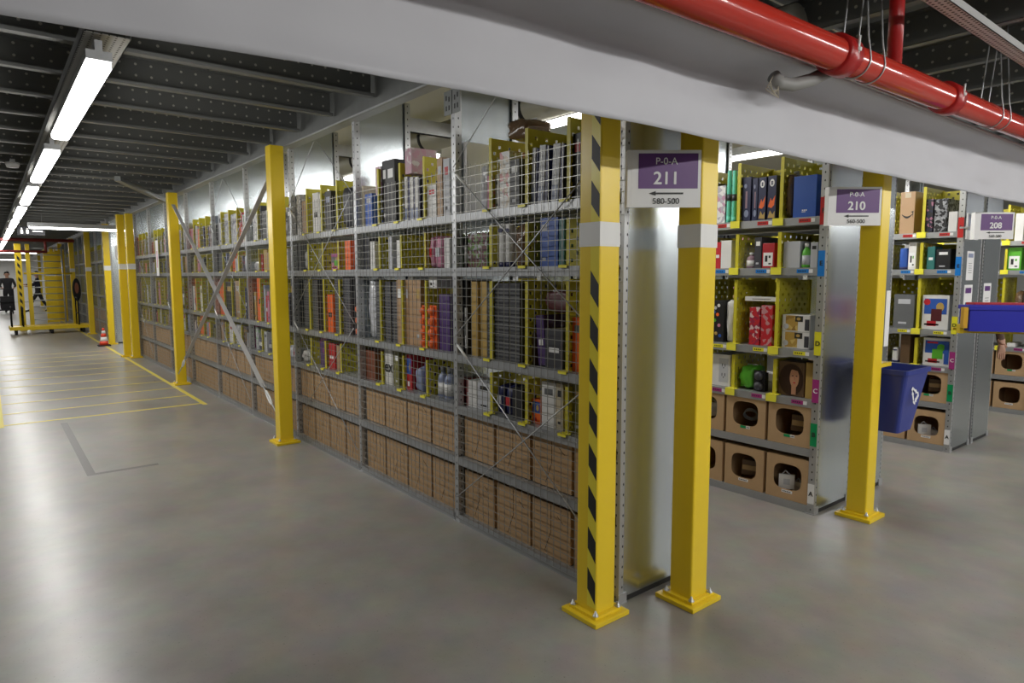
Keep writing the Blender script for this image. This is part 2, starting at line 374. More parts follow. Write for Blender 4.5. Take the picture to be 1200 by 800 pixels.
 ('a', 2, 'F', -3.936, -3.764, 0.302, 'box', 'kraft', 'brown cardboard box'),
 ('a', 3, 'C', -4.294, -4.118, 0.108, 'pack', 'pink', 'pink wrapped pack'),
 ('a', 3, 'C', -5.318, -5.126, 0.143, 'pack', 'navy', 'navy wrapped pack'),
 ('a', 3, 'D', -4.247, -4.118, 0.427, 'print', 'mauve', 'patterned mauve carton'),
 ('a', 3, 'D', -5.287, -5.126, 0.456, 'book', 'orange', 'bright orange book with white label'),
 ('a', 3, 'E', -4.054, -3.989, 0.254, 'box', 'grey', 'grey carton'),
 ('a', 3, 'E', -5.415, -5.126, 0.116, 'bag', 'silver', 'white wrapped goods'),
 ('a', 3, 'F', -4.054, -3.955, 0.372, 'print', 'white', 'striped white carton'),
 ('a', 3, 'F', -5.052, -4.893, 0.299, 'box', 'black', 'black carton'),
 ('a', 3, 'F', -5.333, -5.126, 0.289, 'print', 'white', 'striped white carton'),
 ('a', 4, 'C', -5.416, -5.339, 0.257, 'book', 'magenta', 'bright magenta carton'),
 ('a', 4, 'C', -6.129, -5.848, 0.228, 'print', 'silver', 'black and white carton'),
 ('a', 4, 'C', -6.41, -6.197, 0.218, 'box', 'white', 'white carton'),
 ('a', 4, 'C', -6.778, -6.665, 0.257, 'box', 'kraft', 'brown cardboard box'),
 ('a', 4, 'D', -5.416, -5.354, 0.305, 'box', 'gold', 'golden yellow carton'),
 ('a', 4, 'D', -6.1, -5.868, 0.424, 'box', 'kraft', 'brown cardboard box'),
 ('a', 4, 'D', -6.453, -6.168, 0.412, 'box', 'black', 'dark blue carton'),
 ('a', 4, 'D', -6.778, -6.488, 0.431, 'print', 'orange', 'orange and red carton'),
 ('a', 4, 'E', -5.973, -5.848, 0.177, 'box', 'white', 'white carton'),
 ('a', 4, 'E', -6.148, -6.037, 0.223, 'box', 'orange', 'orange carton'),
 ('a', 4, 'E', -6.757, -6.494, 0.226, 'box', 'charcoal', 'charcoal carton'),
 ('a', 4, 'F', -6.148, -5.848, 0.343, 'print', 'silver', 'striped silver carton'),
 ('a', 4, 'F', -6.429, -6.217, 0.371, 'print', 'silver', 'striped silver carton'),
 ('a', 4, 'F', -6.689, -6.488, 0.389, 'box', 'silver', 'pale grey carton'),
 ('a', 5, 'C', -7.798, -7.53, 0.258, 'box', 'orange', 'orange carton'),
 ('a', 5, 'D', -7.406, -7.21, 0.428, 'print', 'charcoal', 'charcoal carton'),
 ('a', 5, 'D', -7.727, -7.53, 0.346, 'box', 'white', 'white carton'),
 ('a', 5, 'D', -8.0, -7.85, 0.437, 'box', 'orange', 'orange carton'),
 ('a', 5, 'D', -8.14, -8.058, 0.339, 'box', 'white', 'white carton'),
 ('b', 0, 'C', -0.116, -0.042, 0.236, 'box', 'gold', 'tan carton'),
 ('b', 0, 'C', -0.306, -0.128, 0.228, 'face', 'brown', 'carton showing the face of a dark haired woman'),
 ('b', 0, 'C', -0.488, -0.404, 0.145, 'blister', 'black', 'black padlock pack'),
 ('b', 0, 'C', -0.609, -0.495, 0.169, 'bag', 'green', 'green pouch'),
 ('b', 0, 'C', -0.829, -0.672, 0.23, 'outlet', 'white', 'white carton with socket picture'),
 ('b', 0, 'D', -0.295, -0.107, 0.221, 'goldbox', 'white', 'white and gold carton'),
 ('b', 0, 'D', -0.445, -0.363, 0.276, 'print', 'red', 'red patterned carton'),
 ('b', 0, 'D', -0.535, -0.458, 0.261, 'print', 'red', 'red patterned carton'),
 ('b', 0, 'D', -0.734, -0.671, 0.314, 'bag', 'white', 'crumpled white bag'),
 ('b', 0, 'D', -0.833, -0.74, 0.299, 'dots', 'black', 'black carton with coloured dots'),
 ('b', 0, 'E', -0.119, -0.074, 0.16, 'box', 'silver', 'slim pale carton'),
 ('b', 0, 'E', -0.186, -0.13, 0.157, 'bottle', 'green', 'dark green bottle'),
 ('b', 0, 'E', -0.304, -0.192, 0.171, 'box', 'silver', 'pale grey carton with small print'),
 ('b', 0, 'E', -0.458, -0.37, 0.166, 'label', 'crimson', 'red carton with white label'),
 ('b', 0, 'E', -0.516, -0.465, 0.21, 'box', 'charcoal', 'charcoal carton'),
 ('b', 0, 'E', -0.592, -0.52, 0.107, 'bottle', 'mauve', 'squat pinkish jar'),
 ('b', 0, 'E', -0.778, -0.695, 0.197, 'box', 'white', 'plain white carton'),
 ('b', 0, 'E', -0.835, -0.785, 0.188, 'book', 'red', 'red book'),
 ('b', 0, 'F', -0.249, -0.097, 0.265, 'bluebox', 'blue', 'large bright blue carton'),
 ('b', 0, 'F', -0.31, -0.256, 0.307, 'bag', 'brown', 'brown goods in a clear bag'),
 ('b', 0, 'F', -0.436, -0.374, 0.292, 'starbox', 'indigo', 'dark game carton with white oval emblem'),
 ('b', 0, 'F', -0.498, -0.442, 0.289, 'starbox', 'indigo', 'dark game carton with white oval emblem'),
 ('b', 0, 'F', -0.543, -0.504, 0.289, 'starbox', 'indigo', 'slim dark blue game carton'),
 ('b', 0, 'F', -0.625, -0.556, 0.303, 'starbox', 'indigo', 'dark blue game carton'),
 ('b', 0, 'F', -0.717, -0.683, 0.362, 'tube', 'mint', 'mint green roll'),
 ('b', 0, 'F', -0.751, -0.72, 0.366, 'tube', 'mint', 'mint green roll'),
 ('b', 0, 'F', -0.826, -0.756, 0.265, 'print', 'white', 'white carton with purple print'),
 ('b', 0, 'F', -0.862, -0.834, 0.29, 'box', 'black', 'black carton'),
 ('c', 0, 'C', -0.27, -0.062, 0.246, 'toy', 'white', 'white carton with a green picture'),
 ('c', 0, 'C', -0.454, -0.375, 0.259, 'box', 'brown', 'dark brown carton'),
 ('c', 0, 'C', -0.531, -0.472, 0.134, 'tube', 'white', 'white roll'),
 ('c', 0, 'D', -0.296, -0.089, 0.302, 'toy', 'white', 'white carton with red round badge'),
 ('c', 0, 'D', -0.53, -0.359, 0.304, 'box', 'grey', 'large grey carton'),
 ('c', 0, 'E', -0.214, -0.102, 0.173, 'box', 'black', 'black carton'),
 ('c', 0, 'E', -0.282, -0.221, 0.199, 'book', 'teal', 'teal book'),
 ('c', 0, 'E', -0.435, -0.372, 0.242, 'label', 'white', 'white carton with green pictures'),
 ('c', 0, 'E', -0.519, -0.448, 0.191, 'tube', 'blue', 'squat blue tub'),
 ('c', 0, 'F', -0.134, -0.069, 0.171, 'box', 'white', 'small white carton'),
 ('c', 0, 'F', -0.248, -0.15, 0.289, 'print', 'black', 'dark patterned carton with gold edge'),
 ('c', 0, 'F', -0.31, -0.255, 0.291, 'print', 'black', 'dark patterned carton'),
 ('c', 0, 'F', -0.527, -0.407, 0.373, 'smile', 'kraft', 'brown cardboard box with a curved smile mark'),
 ('d', 0, 'C', -0.26, -0.182, 0.039, 'box', 'white', 'white carton'),
 ('d', 0, 'D', -0.225, -0.148, 0.31, 'bag', 'brown', 'brown goods in a clear bag'),
 ('d', 0, 'E', -0.31, -0.187, 0.25, 'label', 'green', 'bright green carton'),
 ('d', 0, 'F', -0.262, -0.186, 0.3, 'box', 'white', 'white carton'),
]
# ================================================================ THE SETTING
f=MB(); f.box(-62,8,-12,14,-.1,0,FLOOR); struct(f.build('floor'))
GW=mat('painted_wall',(.55,.56,.56),.7)
w=MB(); w.box(-48,-47.8,-12,14,0,3.4,mat('far_wall_paint',(.80,.80,.79),.6)); struct(w.build('wall_far'))
w=MB(); w.box(-61.8,8,-12,-11.8,0,3.4,GW); struct(w.build('wall_left'))
w=MB(); w.box(-61.8,8,13.8,14,0,3.4,GW); struct(w.build('wall_right'))
w=MB(); w.box(7.8,8,-11.8,13.8,0,3.4,GW); struct(w.build('wall_back'))
# deck above the joists, with corrugations
c=MB()
c.box(-61.8,7.8,-11.8,-.02,3.0,3.05,DECK)
y=-8
c.box(.02,7.8,-.02,13.8,3.0,3.05,DECK)
struct(c.build('ceiling'))
c=MB(); c.box(-61.8,.02,-.02,13.8,3.0,3.05,CREAM); struct(c.build('ceiling'))
# galvanized joists over the main aisle, running across it: C profiles with a lip
def joist_mesh(L, m):
    j=MB(); h=.175
    j.box(-.0015,.0015,0,L,0,h,m); j.box(-.0015,.055,0,L,0,.003,m); j.box(.052,.055,0,L,0,.022,m); j.box(-.0015,.055,0,L,h-.003,h,m)
    return j
JM=perforated('joist_web', (.34,.35,.35), .75,.42,.11,.006,.006)
def joist_web_mat():
    m, nt, b = node_mat('joist_punched')
    tc=nt.nodes.new('ShaderNodeTexCoord'); sp=nt.nodes.new('ShaderNodeSeparateXYZ'); nt.links.new(tc.outputs['Object'],sp.inputs[0])
    yy=math_node(nt,'DIVIDE',math_node(nt,'SUBTRACT',math_node(nt,'MODULO',math_node(nt,'ADD',sp.outputs[1],100.0),.09),.045),.008)
    z1=math_node(nt,'DIVIDE',math_node(nt,'SUBTRACT',math_node(nt,'PINGPONG',sp.outputs[2],.11),.075),.008)
    d=math_node(nt,'ADD',math_node(nt,'MULTIPLY',yy,yy),math_node(nt,'MULTIPLY',z1,z1)); hole=math_node(nt,'LESS_THAN',d,1.0)
    mx=nt.nodes.new('ShaderNodeMix'); mx.data_type='RGBA'; nt.links.new(hole,mx.inputs[0]); mx.inputs[6].default_value=(.19,.195,.19,1); mx.inputs[7].default_value=(.62,.61,.55,1)
    nt.links.new(mx.outputs[2],b.inputs['Base Color']); b.inputs['Metallic'].default_value=.6; b.inputs['Roughness'].default_value=.42
    return m
JW=joist_web_mat()
jm=joist_mesh(11.7,JW).mesh('ceiling_joist')
k=0; x=-.19
while x>-47:
    o=link('ceiling_joist',jm,None,(x,-11.78,2.765)); tag(o,'galvanized steel joist spanning across the main aisle ceiling on the left','joist','joists across the main aisle ceiling'); x-=.69
# a joist with half-round cut-outs showing the corrugated deck above
jc=joist_mesh(1,JW)
# corrugation ribs of the deck, one pale colour along their whole length
rb=MB(); ribm=mat('deck_rib',(.33,.32,.28),.6)
y=-6.0
while y<-.2:
    rb.tube([(-47,y,2.970),(.0,y,2.970)],.027,ribm,8); y+=.30
tag(rb.build('deck_corrugation'),'ribbed steel decking lying over the joists of the main aisle','decking')
# edge girder above the first rack row
g=MB(); 
for (y0,y1,z0,z1) in ((-.055,-.05,2.70,2.99),(-.05,.03,2.70,2.704),(-.068,-.055,2.70,2.712)): g.box(-12.3,.01,y0,y1,z0,z1,GALVD if z1>2.9 else GALV)
tag(g.build('edge_girder'),'long galvanized girder running above the mesh fronted rack row','girder')
g=MB(); g.box(-47,-15.3,-.055,-.05,2.70,2.99,GALV); g.box(-47,-15.3,-.05,.03,2.70,2.704,GALV)
tag(g.build('edge_girder'),'long galvanized girder above the distant rack row beyond the cross aisle','girder')
g=MB(); g.box(-15.3,-12.3,-.055,-.05,2.74,2.99,GALVD); tag(g.build('edge_girder'),'short dull girder bridging the gap of the cross aisle','girder')
# cross girder behind the tarpaulin
g=MB()
g.box(.012,.018,-11,13.5,2.74,2.99,GALVD); g.box(.018,.06,-11,13.5,2.74,2.745,GALVD)
tag(g.build('cross_girder'),'galvanized girder running along the rack ends above the hanging grey tarpaulin','girder')
# joists of the near ceiling, running the other way
jm2=joist_mesh(7.7,JW).mesh('ceiling_joist')
y=-4.4; 
while y<13.6:
    o=link('ceiling_joist',jm2,None,(.62,y,2.78),-PI/2); o.location=(.03,y,2.78)
    tag(o,'galvanized joist of the dark near ceiling above the red pipe','joist','joists above the red pipe'); y+=.62
# ---------------------------------------------------------------- tarpaulin
def tarp():
    mb=MB(); ys=[-7+.07*i for i in range(int(20.5/.07))]
    prof=[(.42,0),(.42,.02),(.42,.05),(.42,.09),(.42,.14),(.42,.19),(.42,.235),(.425,.258),(.44,.275),(.47,.286),(.52,.292),(.57,.297),(.60,.30),(.603,.312)]
    n=len(prof); vs=[]; 
    def zb(y):
        pts=[(-7,1.96),(-2.2,2.03),(-1.7,2.052),(-1.27,2.066),(-.4,2.081),(.8,2.085),(4.2,2.10),(14,2.11)]
        for (a,za),(b,zb_) in zip(pts,pts[1:]):
            if a<=y<=b: return za+(zb_-za)*(y-a)/(b-a)
        return 2.05
    for y in ys:
        wv=noise.noise(Vector((y*1.3,0,3)))*.02+noise.noise(Vector((y*4.1,2,0)))*.008
        for i,(x,z) in enumerate(prof):
            t=min(1,z/.26)
            fold=(noise.noise(Vector((y*2.3+z*3,z*5,7)))*.016+abs(noise.noise(Vector((y*1.5-z*2.5,z*3,2))))*.018+noise.noise(Vector((y*7+z*6,z*9,4)))*.004)*(1 if z<.29 else .2)
            crease=-.006 if abs(z-.05)<.001 else 0
            xx=x+wv*(1-.5*t)+fold+crease
            zz=zb(y)+z+(noise.noise(Vector((y*1.7,9,0)))*.018 if .2<z<.285 else 0)
            vs.append((xx,y,zz))
    fs=[]
    for i in range(len(ys)-1):
        for k in range(n-1): fs.append((i*n+k,(i+1)*n+k,(i+1)*n+k+1,i*n+k+1))
    mb.add(vs,fs,TARP,True)
    o=mb.build('tarpaulin'); s=o.modifiers.new('thickness','SOLIDIFY'); s.thickness=.004
    b=MB(); b.tube([(.605,y,zb(y)+.314) for y in [-7,-2.2,-1.7,-1.27,-.4,.8,4.2,13]],.007,GALV,6); b.build('edge_cord',o)
    tag(o,'grey tarpaulin strip hanging from the ceiling across the aisle ends','tarpaulin')
tarp()
# ---------------------------------------------------------------- red pipe
def pz(y): return 2.392+.017*y
pipe=thing('sprinkler_pipe','thick glossy red sprinkler pipe running below the near ceiling','pipe',(.72,0,0))
b=MB(); b.tube([(0,-8,pz(-8)),(0,13.6,pz(13.6))],.060,RED,40); b.build('pipe_run',pipe)
for y in (.42,1.55,-2.6,4.6,7.6):
    b=MB(); b.tube([(0,y-.05,pz(y)),(0,y-.045,pz(y)),(0,y+.045,pz(y)),(0,y+.05,pz(y))],[.066,.076,.076,.066],REDD,32)
    b.tube([(.072,y,pz(y)-.01),(.076,y,pz(y)+.055)],.005,WHITE,8); b.tube([(.074,y,pz(y)+.0),(.075,y,pz(y)+.012)],.011,WHITE,8)
    b.build('coupling',pipe)
for y in (.55,.68,2.2,2.33,-1.6,5.2):
    b=MB(); pts=[]
    for k in range(19):
        a=-PI*1.0*k/18
        pts.append((.064*math.cos(a),y,pz(y)+.064*math.sin(a)))
    pts=[(.012,y,2.99),(.05,y,pz(y)+.09)]+pts+[(-.05,y,pz(y)+.09),(-.012,y,2.99)]
    b.tube(pts,.0035,GALV,6); b.build('hanger',pipe)
b=MB(); b.tube([(0,.92,pz(1)),(0,.92,3.0)],.03,REDD,20); b.build('branch_pipe',pipe,(-.0,0,0))
e=MB(); pts=[]
for k in range(10):
    a=PI/2*k/9; pts.append((.60-.0,.25+.16*math.sin(a),2.30+.10-.10*math.cos(a)))
e.tube([(.575,.20,2.315),(.58,.24,2.295),(.60,.30,2.295),(.63,.38,2.32),(.66,.46,2.36)],.026,mat('grey_conduit',(.25,.25,.24),.5),14)
o=e.build('conduit_elbow'); tag(o,'short grey conduit elbow with loose wires under the red pipe','conduit')
b=MB()
for k in range(4): b.tube([(.575,.20,2.32),(.58,.17-.01*k,2.29-.012*k),(.585,.18+.015*k,2.255-.006*k),(.585,.22,2.265+.006*k)],.0022,mat('loose_wire',(.4,.36,.28),.5),5)
b.build('loose_wires',o)
# punched cable tray of the near ceiling
def tray(name,label,x,y0,y1,z,w=.07):
    t=MB(); t.box(-w/2,w/2,0,y1-y0,0,.003,TRAYH); t.box(-w/2,-w/2+.003,0,y1-y0,0,.035,TRAYH); t.box(w/2-.003,w/2,0,y1-y0,0,.035,TRAYH)
    return tag(t.build(name,None,(x,y0,z)),label,'cable tray')
def trayh_mat(name, axis, pitch, rad, lanes):
    m, nt, b = node_mat(name)
    tc=nt.nodes.new('ShaderNodeTexCoord'); sp=nt.nodes.new('ShaderNodeSeparateXYZ'); nt.links.new(tc.outputs['Object'],sp.inputs[0])
    u=math_node(nt,'DIVIDE',math_node(nt,'SUBTRACT',math_node(nt,'MODULO',math_node(nt,'ADD',sp.outputs[axis],100.0),pitch),pitch/2),rad*1.3)
    v=math_node(nt,'DIVIDE',math_node(nt,'SUBTRACT',math_node(nt,'MODULO',math_node(nt,'ADD',sp.outputs[1-axis],100.0),lanes),lanes/2),rad)
    d=math_node(nt,'ADD',math_node(nt,'MULTIPLY',u,u),math_node(nt,'MULTIPLY',v,v)); hole=math_node(nt,'LESS_THAN',d,1.0)
    mx=nt.nodes.new('ShaderNodeMix'); mx.data_type='RGBA'; nt.links.new(hole,mx.inputs[0]); mx.inputs[6].default_value=(.62,.62,.61,1); mx.inputs[7].default_value=(.02,.02,.02,1)
    nt.links.new(mx.outputs[2],b.inputs['Base Color']); b.inputs['Metallic'].default_value=.5; b.inputs['Roughness'].default_value=.4
    return m
TRAYH=trayh_mat('tray_holes',1,.03,.006,.022)
TRUNKM=trayh_mat('trunk_holes',0,.03,.005,.03)
tray('cable_tray','slim punched cable tray under the dark near ceiling beyond the red pipe',.93,-3,13.4,2.62)
# ---------------------------------------------------------------- lamps
def area(parent, lx, ly, watts, loc, tilt=None):
    l=bpy.data.lights.new('lamp_light','AREA'); l.shape='RECTANGLE'; l.size=lx; l.size_y=ly; l.energy=watts; l.color=(1,.985,.95)
    o=bpy.data.objects.new('lamp_light',l); COL.objects.link(o); o.location=loc; o.parent=parent
    return o
hm=MB(); hm.box(-1.0,1.0,-.05,.05,.035,.075,GALV); hm.box(-1.0,1.0,-.015,.015,.075,.12,GALV); HOUS=hm.mesh('housing')
dm=MB()
vs=[];fs=[]; prof=[(-.05,.035),(-.05,.012),(-.036,0),(.036,0),(.05,.012),(.05,.035)]
for xx in (-.975,-.96,.96,.975):
    for (yy,zz) in prof: vs.append((xx,yy*(.9 if abs(xx)>.97 else 1),zz+(.006 if abs(xx)>.97 else 0)))
for i in range(3):
    for k in range(5): fs.append((i*6+k,(i+1)*6+k,(i+1)*6+k+1,i*6+k+1))
fs.append((0,1,2,3,4,5)); fs.append((23,22,21,20,19,18)); dm.add(vs,fs,TUBE); DIFF=dm.mesh('diffuser')
def lamp(x,y,z,rz,label,watts,sx=1.0,group=None,side=0):
    t=thing('ceiling_lamp',label,'lamp',(x,y,z),rz,group)
    a=link('housing',HOUS,t); b=link('diffuser',DIFF,t); a.scale=b.scale=(sx,1,1)
    area(t,1.9*sx,.09,watts,(0,0,-.012))
    if side:
        for s_ in (-1,1):
            q=area(t,1.9*sx,.05,watts*side,(0,s_*.06,.015)); q.rotation_euler=(s_*1.15,0,0)
    return t
n=0; xs=-2.475
places=['nearest the hanging tarpaulin','second from the tarpaulin','third from the tarpaulin','fourth from the tarpaulin','fifth from the tarpaulin','sixth from the tarpaulin']
for k in range(14):
    if k<5: lamp(xs-2.62*k,-1.785,2.46,0,'long lit ceiling lamp in the main aisle row, '+places[k],LAMP_W if k<3 else LAMP_W*.7,side=.75)
    else: lamp(xs-2.62*k,-1.785,2.46,0,'small distant lit lamp at the far end of the main aisle row',LAMP_W*.55,1,'distant lamps of the main aisle row')
t=MB(); 
t.box(-.0,-38,-.09,.09,0,.003,TRUNKM); t.box(0,-38,-.09,-.087,0,.05,GALV); t.box(0,-38,.087,.09,0,.05,GALV)
tag(t.build('lamp_trunking',None,(-1.45,-1.75,2.60)),'punched steel trunking carrying the row of lamps over the main aisle','trunking')
# cross-aisle tubes, far tubes
t=lamp(-13.8,-.55,2.46,PI/2,'long horizontal lit lamp over the cross aisle beyond the first rack row',12,1.0)
t=lamp(-13.8,1.6,2.46,PI/2,'lit lamp deep in the cross aisle behind the rack end',12,1.0)
for y in (-1.6,-4.2,-6.8): lamp(-30,y,2.42,PI/2,'far lit lamp across the back of the hall',16,1.0,'far lamps across the back of the hall')
for y in (-1.3,-4.0): lamp(-44,y,2.42,PI/2,'added lamp brightening the far wall',60,1.0,'lamps added to brighten the far wall')  # added so that the far wall is not left dark
for i,x in enumerate((-1.75,-4.4,-7.05,-9.7)): lamp(x,1.17,2.66,0,'bright lamp over the pick aisle behind the mesh rack, %s from the aisle end'%ORD[i],AISLE_W*.8,side=.05)
for i,x in enumerate((-1.2,-3.9)): lamp(x,3.55,2.66,0,'bright lamp over the pick aisle of the sign 210 racks, %s from the aisle end'%ORD[i],AISLE_W)
lamp(-.9,5.93,2.66,0,'bright lamp over the farthest pick aisle behind the 208 sign',AISLE_W)
# near-side row above and behind the viewer: lights the floor, the tarpaulin and the pipe
for i,y in enumerate((-.5,2.3,5.1,7.9)): lamp(3.1,y,2.62,PI/2,'lamp of the near row over the front aisle, %s along the row from the left'%ORD[i],NEAR_W,side=1.3)
for i,y in enumerate((1.5,5.5,9.5)): lamp(6.2,y,2.62,PI/2,'added unseen lamp to brighten the back wall, %s along the row from the left'%ORD[i],16,side=.6)  # extra row added out of view, brightens the back wall mirrored in the steel ends
for i,y in enumerate((-4.4,-7.6)):
    for x in ((-9.5,-15,-21) if i==0 else (-4,-9.5,-15,-21)): lamp(x,y,2.46,0,'lamp over the open floor at the left of the main aisle',11,1,'lamps over the open floor at the left')
# ---------------------------------------------------------------- floor tape
def strip(name,label,x0,x1,y0,y1,m,group=None,cat='floor tape'):
    t=MB(); t.box(x0,x1,y0,y1,0,.0012,m); return tag(t.build(name),label,cat,group)
strip('floor_tape','long yellow floor tape line running beside the rack row',-36,-6.42,-.285,-.235,TAPE)
strip('floor_tape','yellow floor tape line at the left frame edge of the taped grid',-36,-6.42,-2.26,-2.19,TAPE)
strip('floor_tape','nearest yellow tape line crossing the main aisle floor',-6.56,-6.51,-2.19,-.285,TAPE)
x=-7.22
while x>-14: strip('floor_tape','thin yellow tape line crossing the main aisle floor behind the nearest one',x-.02,x+.02,-2.19,-.285,TAPE,'thin cross lines of the taped grid'); x-=.74
RES=mat('tape_residue',(.17,.165,.155),.45)
rs=MB(); rs.box(-6.3,-3.95,-1.72,-1.66,0,.0008,RES); rs.box(-4.0,-3.95,-1.66,-1.22,0,.0009,RES)
tag(rs.build('tape_residue'),'dark L shaped residue of an old tape line on the concrete','tape residue')
# ================================================================ YELLOW POSTS
def bolt(mb,x,y,z):
    mb.lathe([(.014,0),(.014,.003),(.009,.004),(.009,.012),(.005,.013),(.005,.022)],GALV,8,Matrix.Translation((x,y,z)))
def post(x,y,label,group=None,stripes=False,band=True,h=2.70,s=.124,cat='post'):
    t=thing('steel_post',label,cat,(x,y,0),0,group)
    a=s/2; b=MB(); b.box(-a,a,-a,a,.03,h,YEL); b.build('column',t,bevel=.008)
    b=MB(); b.box(-.11,.11,-.11,.11,0,.022,YEL); b.build('base_plate',t,bevel=.003)
    b=MB(); b.box(-.085,.085,-.085,.085,.022,.036,YEL); b.build('foot_flange',t,bevel=.002)
    for (bx,by) in ((.072,-.072),(-.072,-.072),(.072,.072),(-.072,.072)):
        b=MB(); bolt(b,bx,by,.036); b.build('bolt',t)
    if band:
        b=MB(); e=a+.001
        b.box(-e,e,-e,-a+.0,1.672,1.775,WHITE); b.box(-e,e,a,e,1.672,1.775,WHITE); b.box(a,e,-a,a,1.672,1.775,WHITE); b.box(-e,-a,-a,a,1.672,1.775,WHITE)
        b.build('white_band',t)
    if stripes:
        for z_,z_end in ((.08,1.5),(1.79,2.2)):
            b=MB(); z=z_; x0,x1=a-.052,a-.004
            b.box(x0-.002,x1+.002,-a-.0008,-a,z_-.02,min(z_end+.19,2.3),mat('tape_yellow',(.86,.72,.05),.3))
            while z<z_end-.01:
                b.poly([(x0,z+.06),(x1,z),(x1,z+.10),(x0,z+.16)],BLACK,y=-a-.0018,t=.001); z+=.19
            b.build('warning_tape',t)
    return t
post(-.02,-.135,'yellow post with black diagonal stripes at the near corner of the mesh rack',stripes=True)
p2=post(.165,.31,'plain yellow post with white band carrying the 211 sign')
p3=post(.19,2.08,'yellow post carrying the 210 sign in front of the recycling bin',band=False)
post(-4.02,-.15,'plain yellow post in front of the third mesh bay, at upper end of steel braces',band=False)
post(-8.24,-.14,'plain yellow post in the middle of the mesh rack row, far end of steel braces',band=False)
post(-12.47,-.19,'darker left one of two yellow posts at the far end of the mesh rack row')
post(-12.16,-.09,'right one of two yellow posts touching the far end of the mesh rack row')
post(-15.3,-.09,'yellow post with black diagonal stripes and a traffic cone beyond the cross aisle',stripes=True)
post(-18.7,-.10,'yellow post with white band behind the distant striped post')
post(-22.6,-.12,'distant yellow post beside the black wall case')
for x in (-26.6,-30.5,-34.5,-38.5): post(x,-.12,'small far yellow post of the line behind the cage','far yellow posts along the rack line')
for x,y in ((-26,-6.0),(-32,-4.2),(-40,-3.0)): post(x,y,'small far yellow post standing in the open hall at the left','far yellow posts in the open hall')
# ---------------------------------------------------------------- flat steel braces with turnbuckles
def brace(name,a,b,label,group=None):
    t=thing(name,label,'brace',(0,0,0),0,group)
    a=Vector(a); b=Vector(b); d=(b-a).normalized(); m=MB(); e=b-d*.55; m.bar(a,e,.045,.006,BRACE); m.build('flat_bar',t)
    m=MB(); m.tube([e-d*.05,b],.008,GALV,8); m.build('rod',t)
    m=MB(); q=b-d*.38; s_=Vector((0,0,1)).cross(d).normalized(); n_=d.cross(s_).normalized(); pts=[]
    for k in range(16):
        an=2*PI*k/16; pts.append(q+d*(.10*math.cos(an))+n_*(.026*math.sin(an)))
    m.tube(pts,.008,WHITE,6,closed=True); m.build('turnbuckle',t)
    return t
brace('steel_brace',(-8.05,-.165,2.52),(-4.10,-.150,.17),'long flat steel brace sloping down to the right across the mesh bays')
brace('steel_brace',(-3.98,-.17,2.50),(-8.12,-.195,.17),'long flat steel brace sloping down to the left across the mesh bays')
b=MB(); b.bar((-7.42,-.90,2.735),(-9.0,-.08,2.66),.07,.06,GALVD); tag(b.build('knee_strut'),'broad grey knee strut under the joists near the middle yellow post','strut')
# ================================================================ SHELVING
def upright_mesh(h, m, s=.045):
    u=MB(); u.box(-s/2,s/2,-s/2,-s/2+.003,-h/2,h/2,m); u.box(-s/2,-s/2+.003,-s/2+.003,s/2,-h/2,h/2,m); u.box(s/2-.003,s/2,-s/2+.003,s/2,-h/2,h/2,m)
    u.box(-s/2+.003,-s/2+.012,s/2-.003,s/2,-h/2,h/2,m); u.box(s/2-.012,s/2-.003,s/2-.003,s/2,-h/2,h/2,m)
    return u
UH=2.90
UPM=upright_mesh(UH,UPR).mesh('upright'); UPS=upright_mesh(UH,SLOT,.04).mesh('upright')
FOOT=MB(); FOOT.box(-.03,.03,-.03,.03,0,.006,GALV); FOOT.box(-.028,-.024,-.028,.028,.006,.05,GALV); FOOTM=FOOT.mesh('foot_plate')
def shelf_mesh():
    s=MB(); x0,x1=-W+.022,-.022
    s.box(x0,x1,.012,D-.012,-.004,0,BEAM)
    for y0,y1 in ((.0,.012),(D-.012,D)): s.box(x0,x1,y0,y1,-.046,.001,BEAM)
    for y0,y1 in ((.0,.020),(D-.020,D)): s.box(x0,x1,y0,y1,-.049,-.046,BEAM)
    s.box(x0,x1,.16,.19,-.03,-.004,BEAM); s.box(x0,x1,.30,.33,-.03,-.004,BEAM)
    return s.mesh('shelf')
SHM=shelf_mesh()
b=MB(); x0,x1=-W+.022,-.022
b.box(x0,x1,0,.02,.0,.05,BEAM); b.box(x0,x1,D-.02,D,.0,.05,BEAM); b.box(x0,x1,.02,D-.02,.046,.05,BEAM); BASEM=b.mesh('base_shelf')
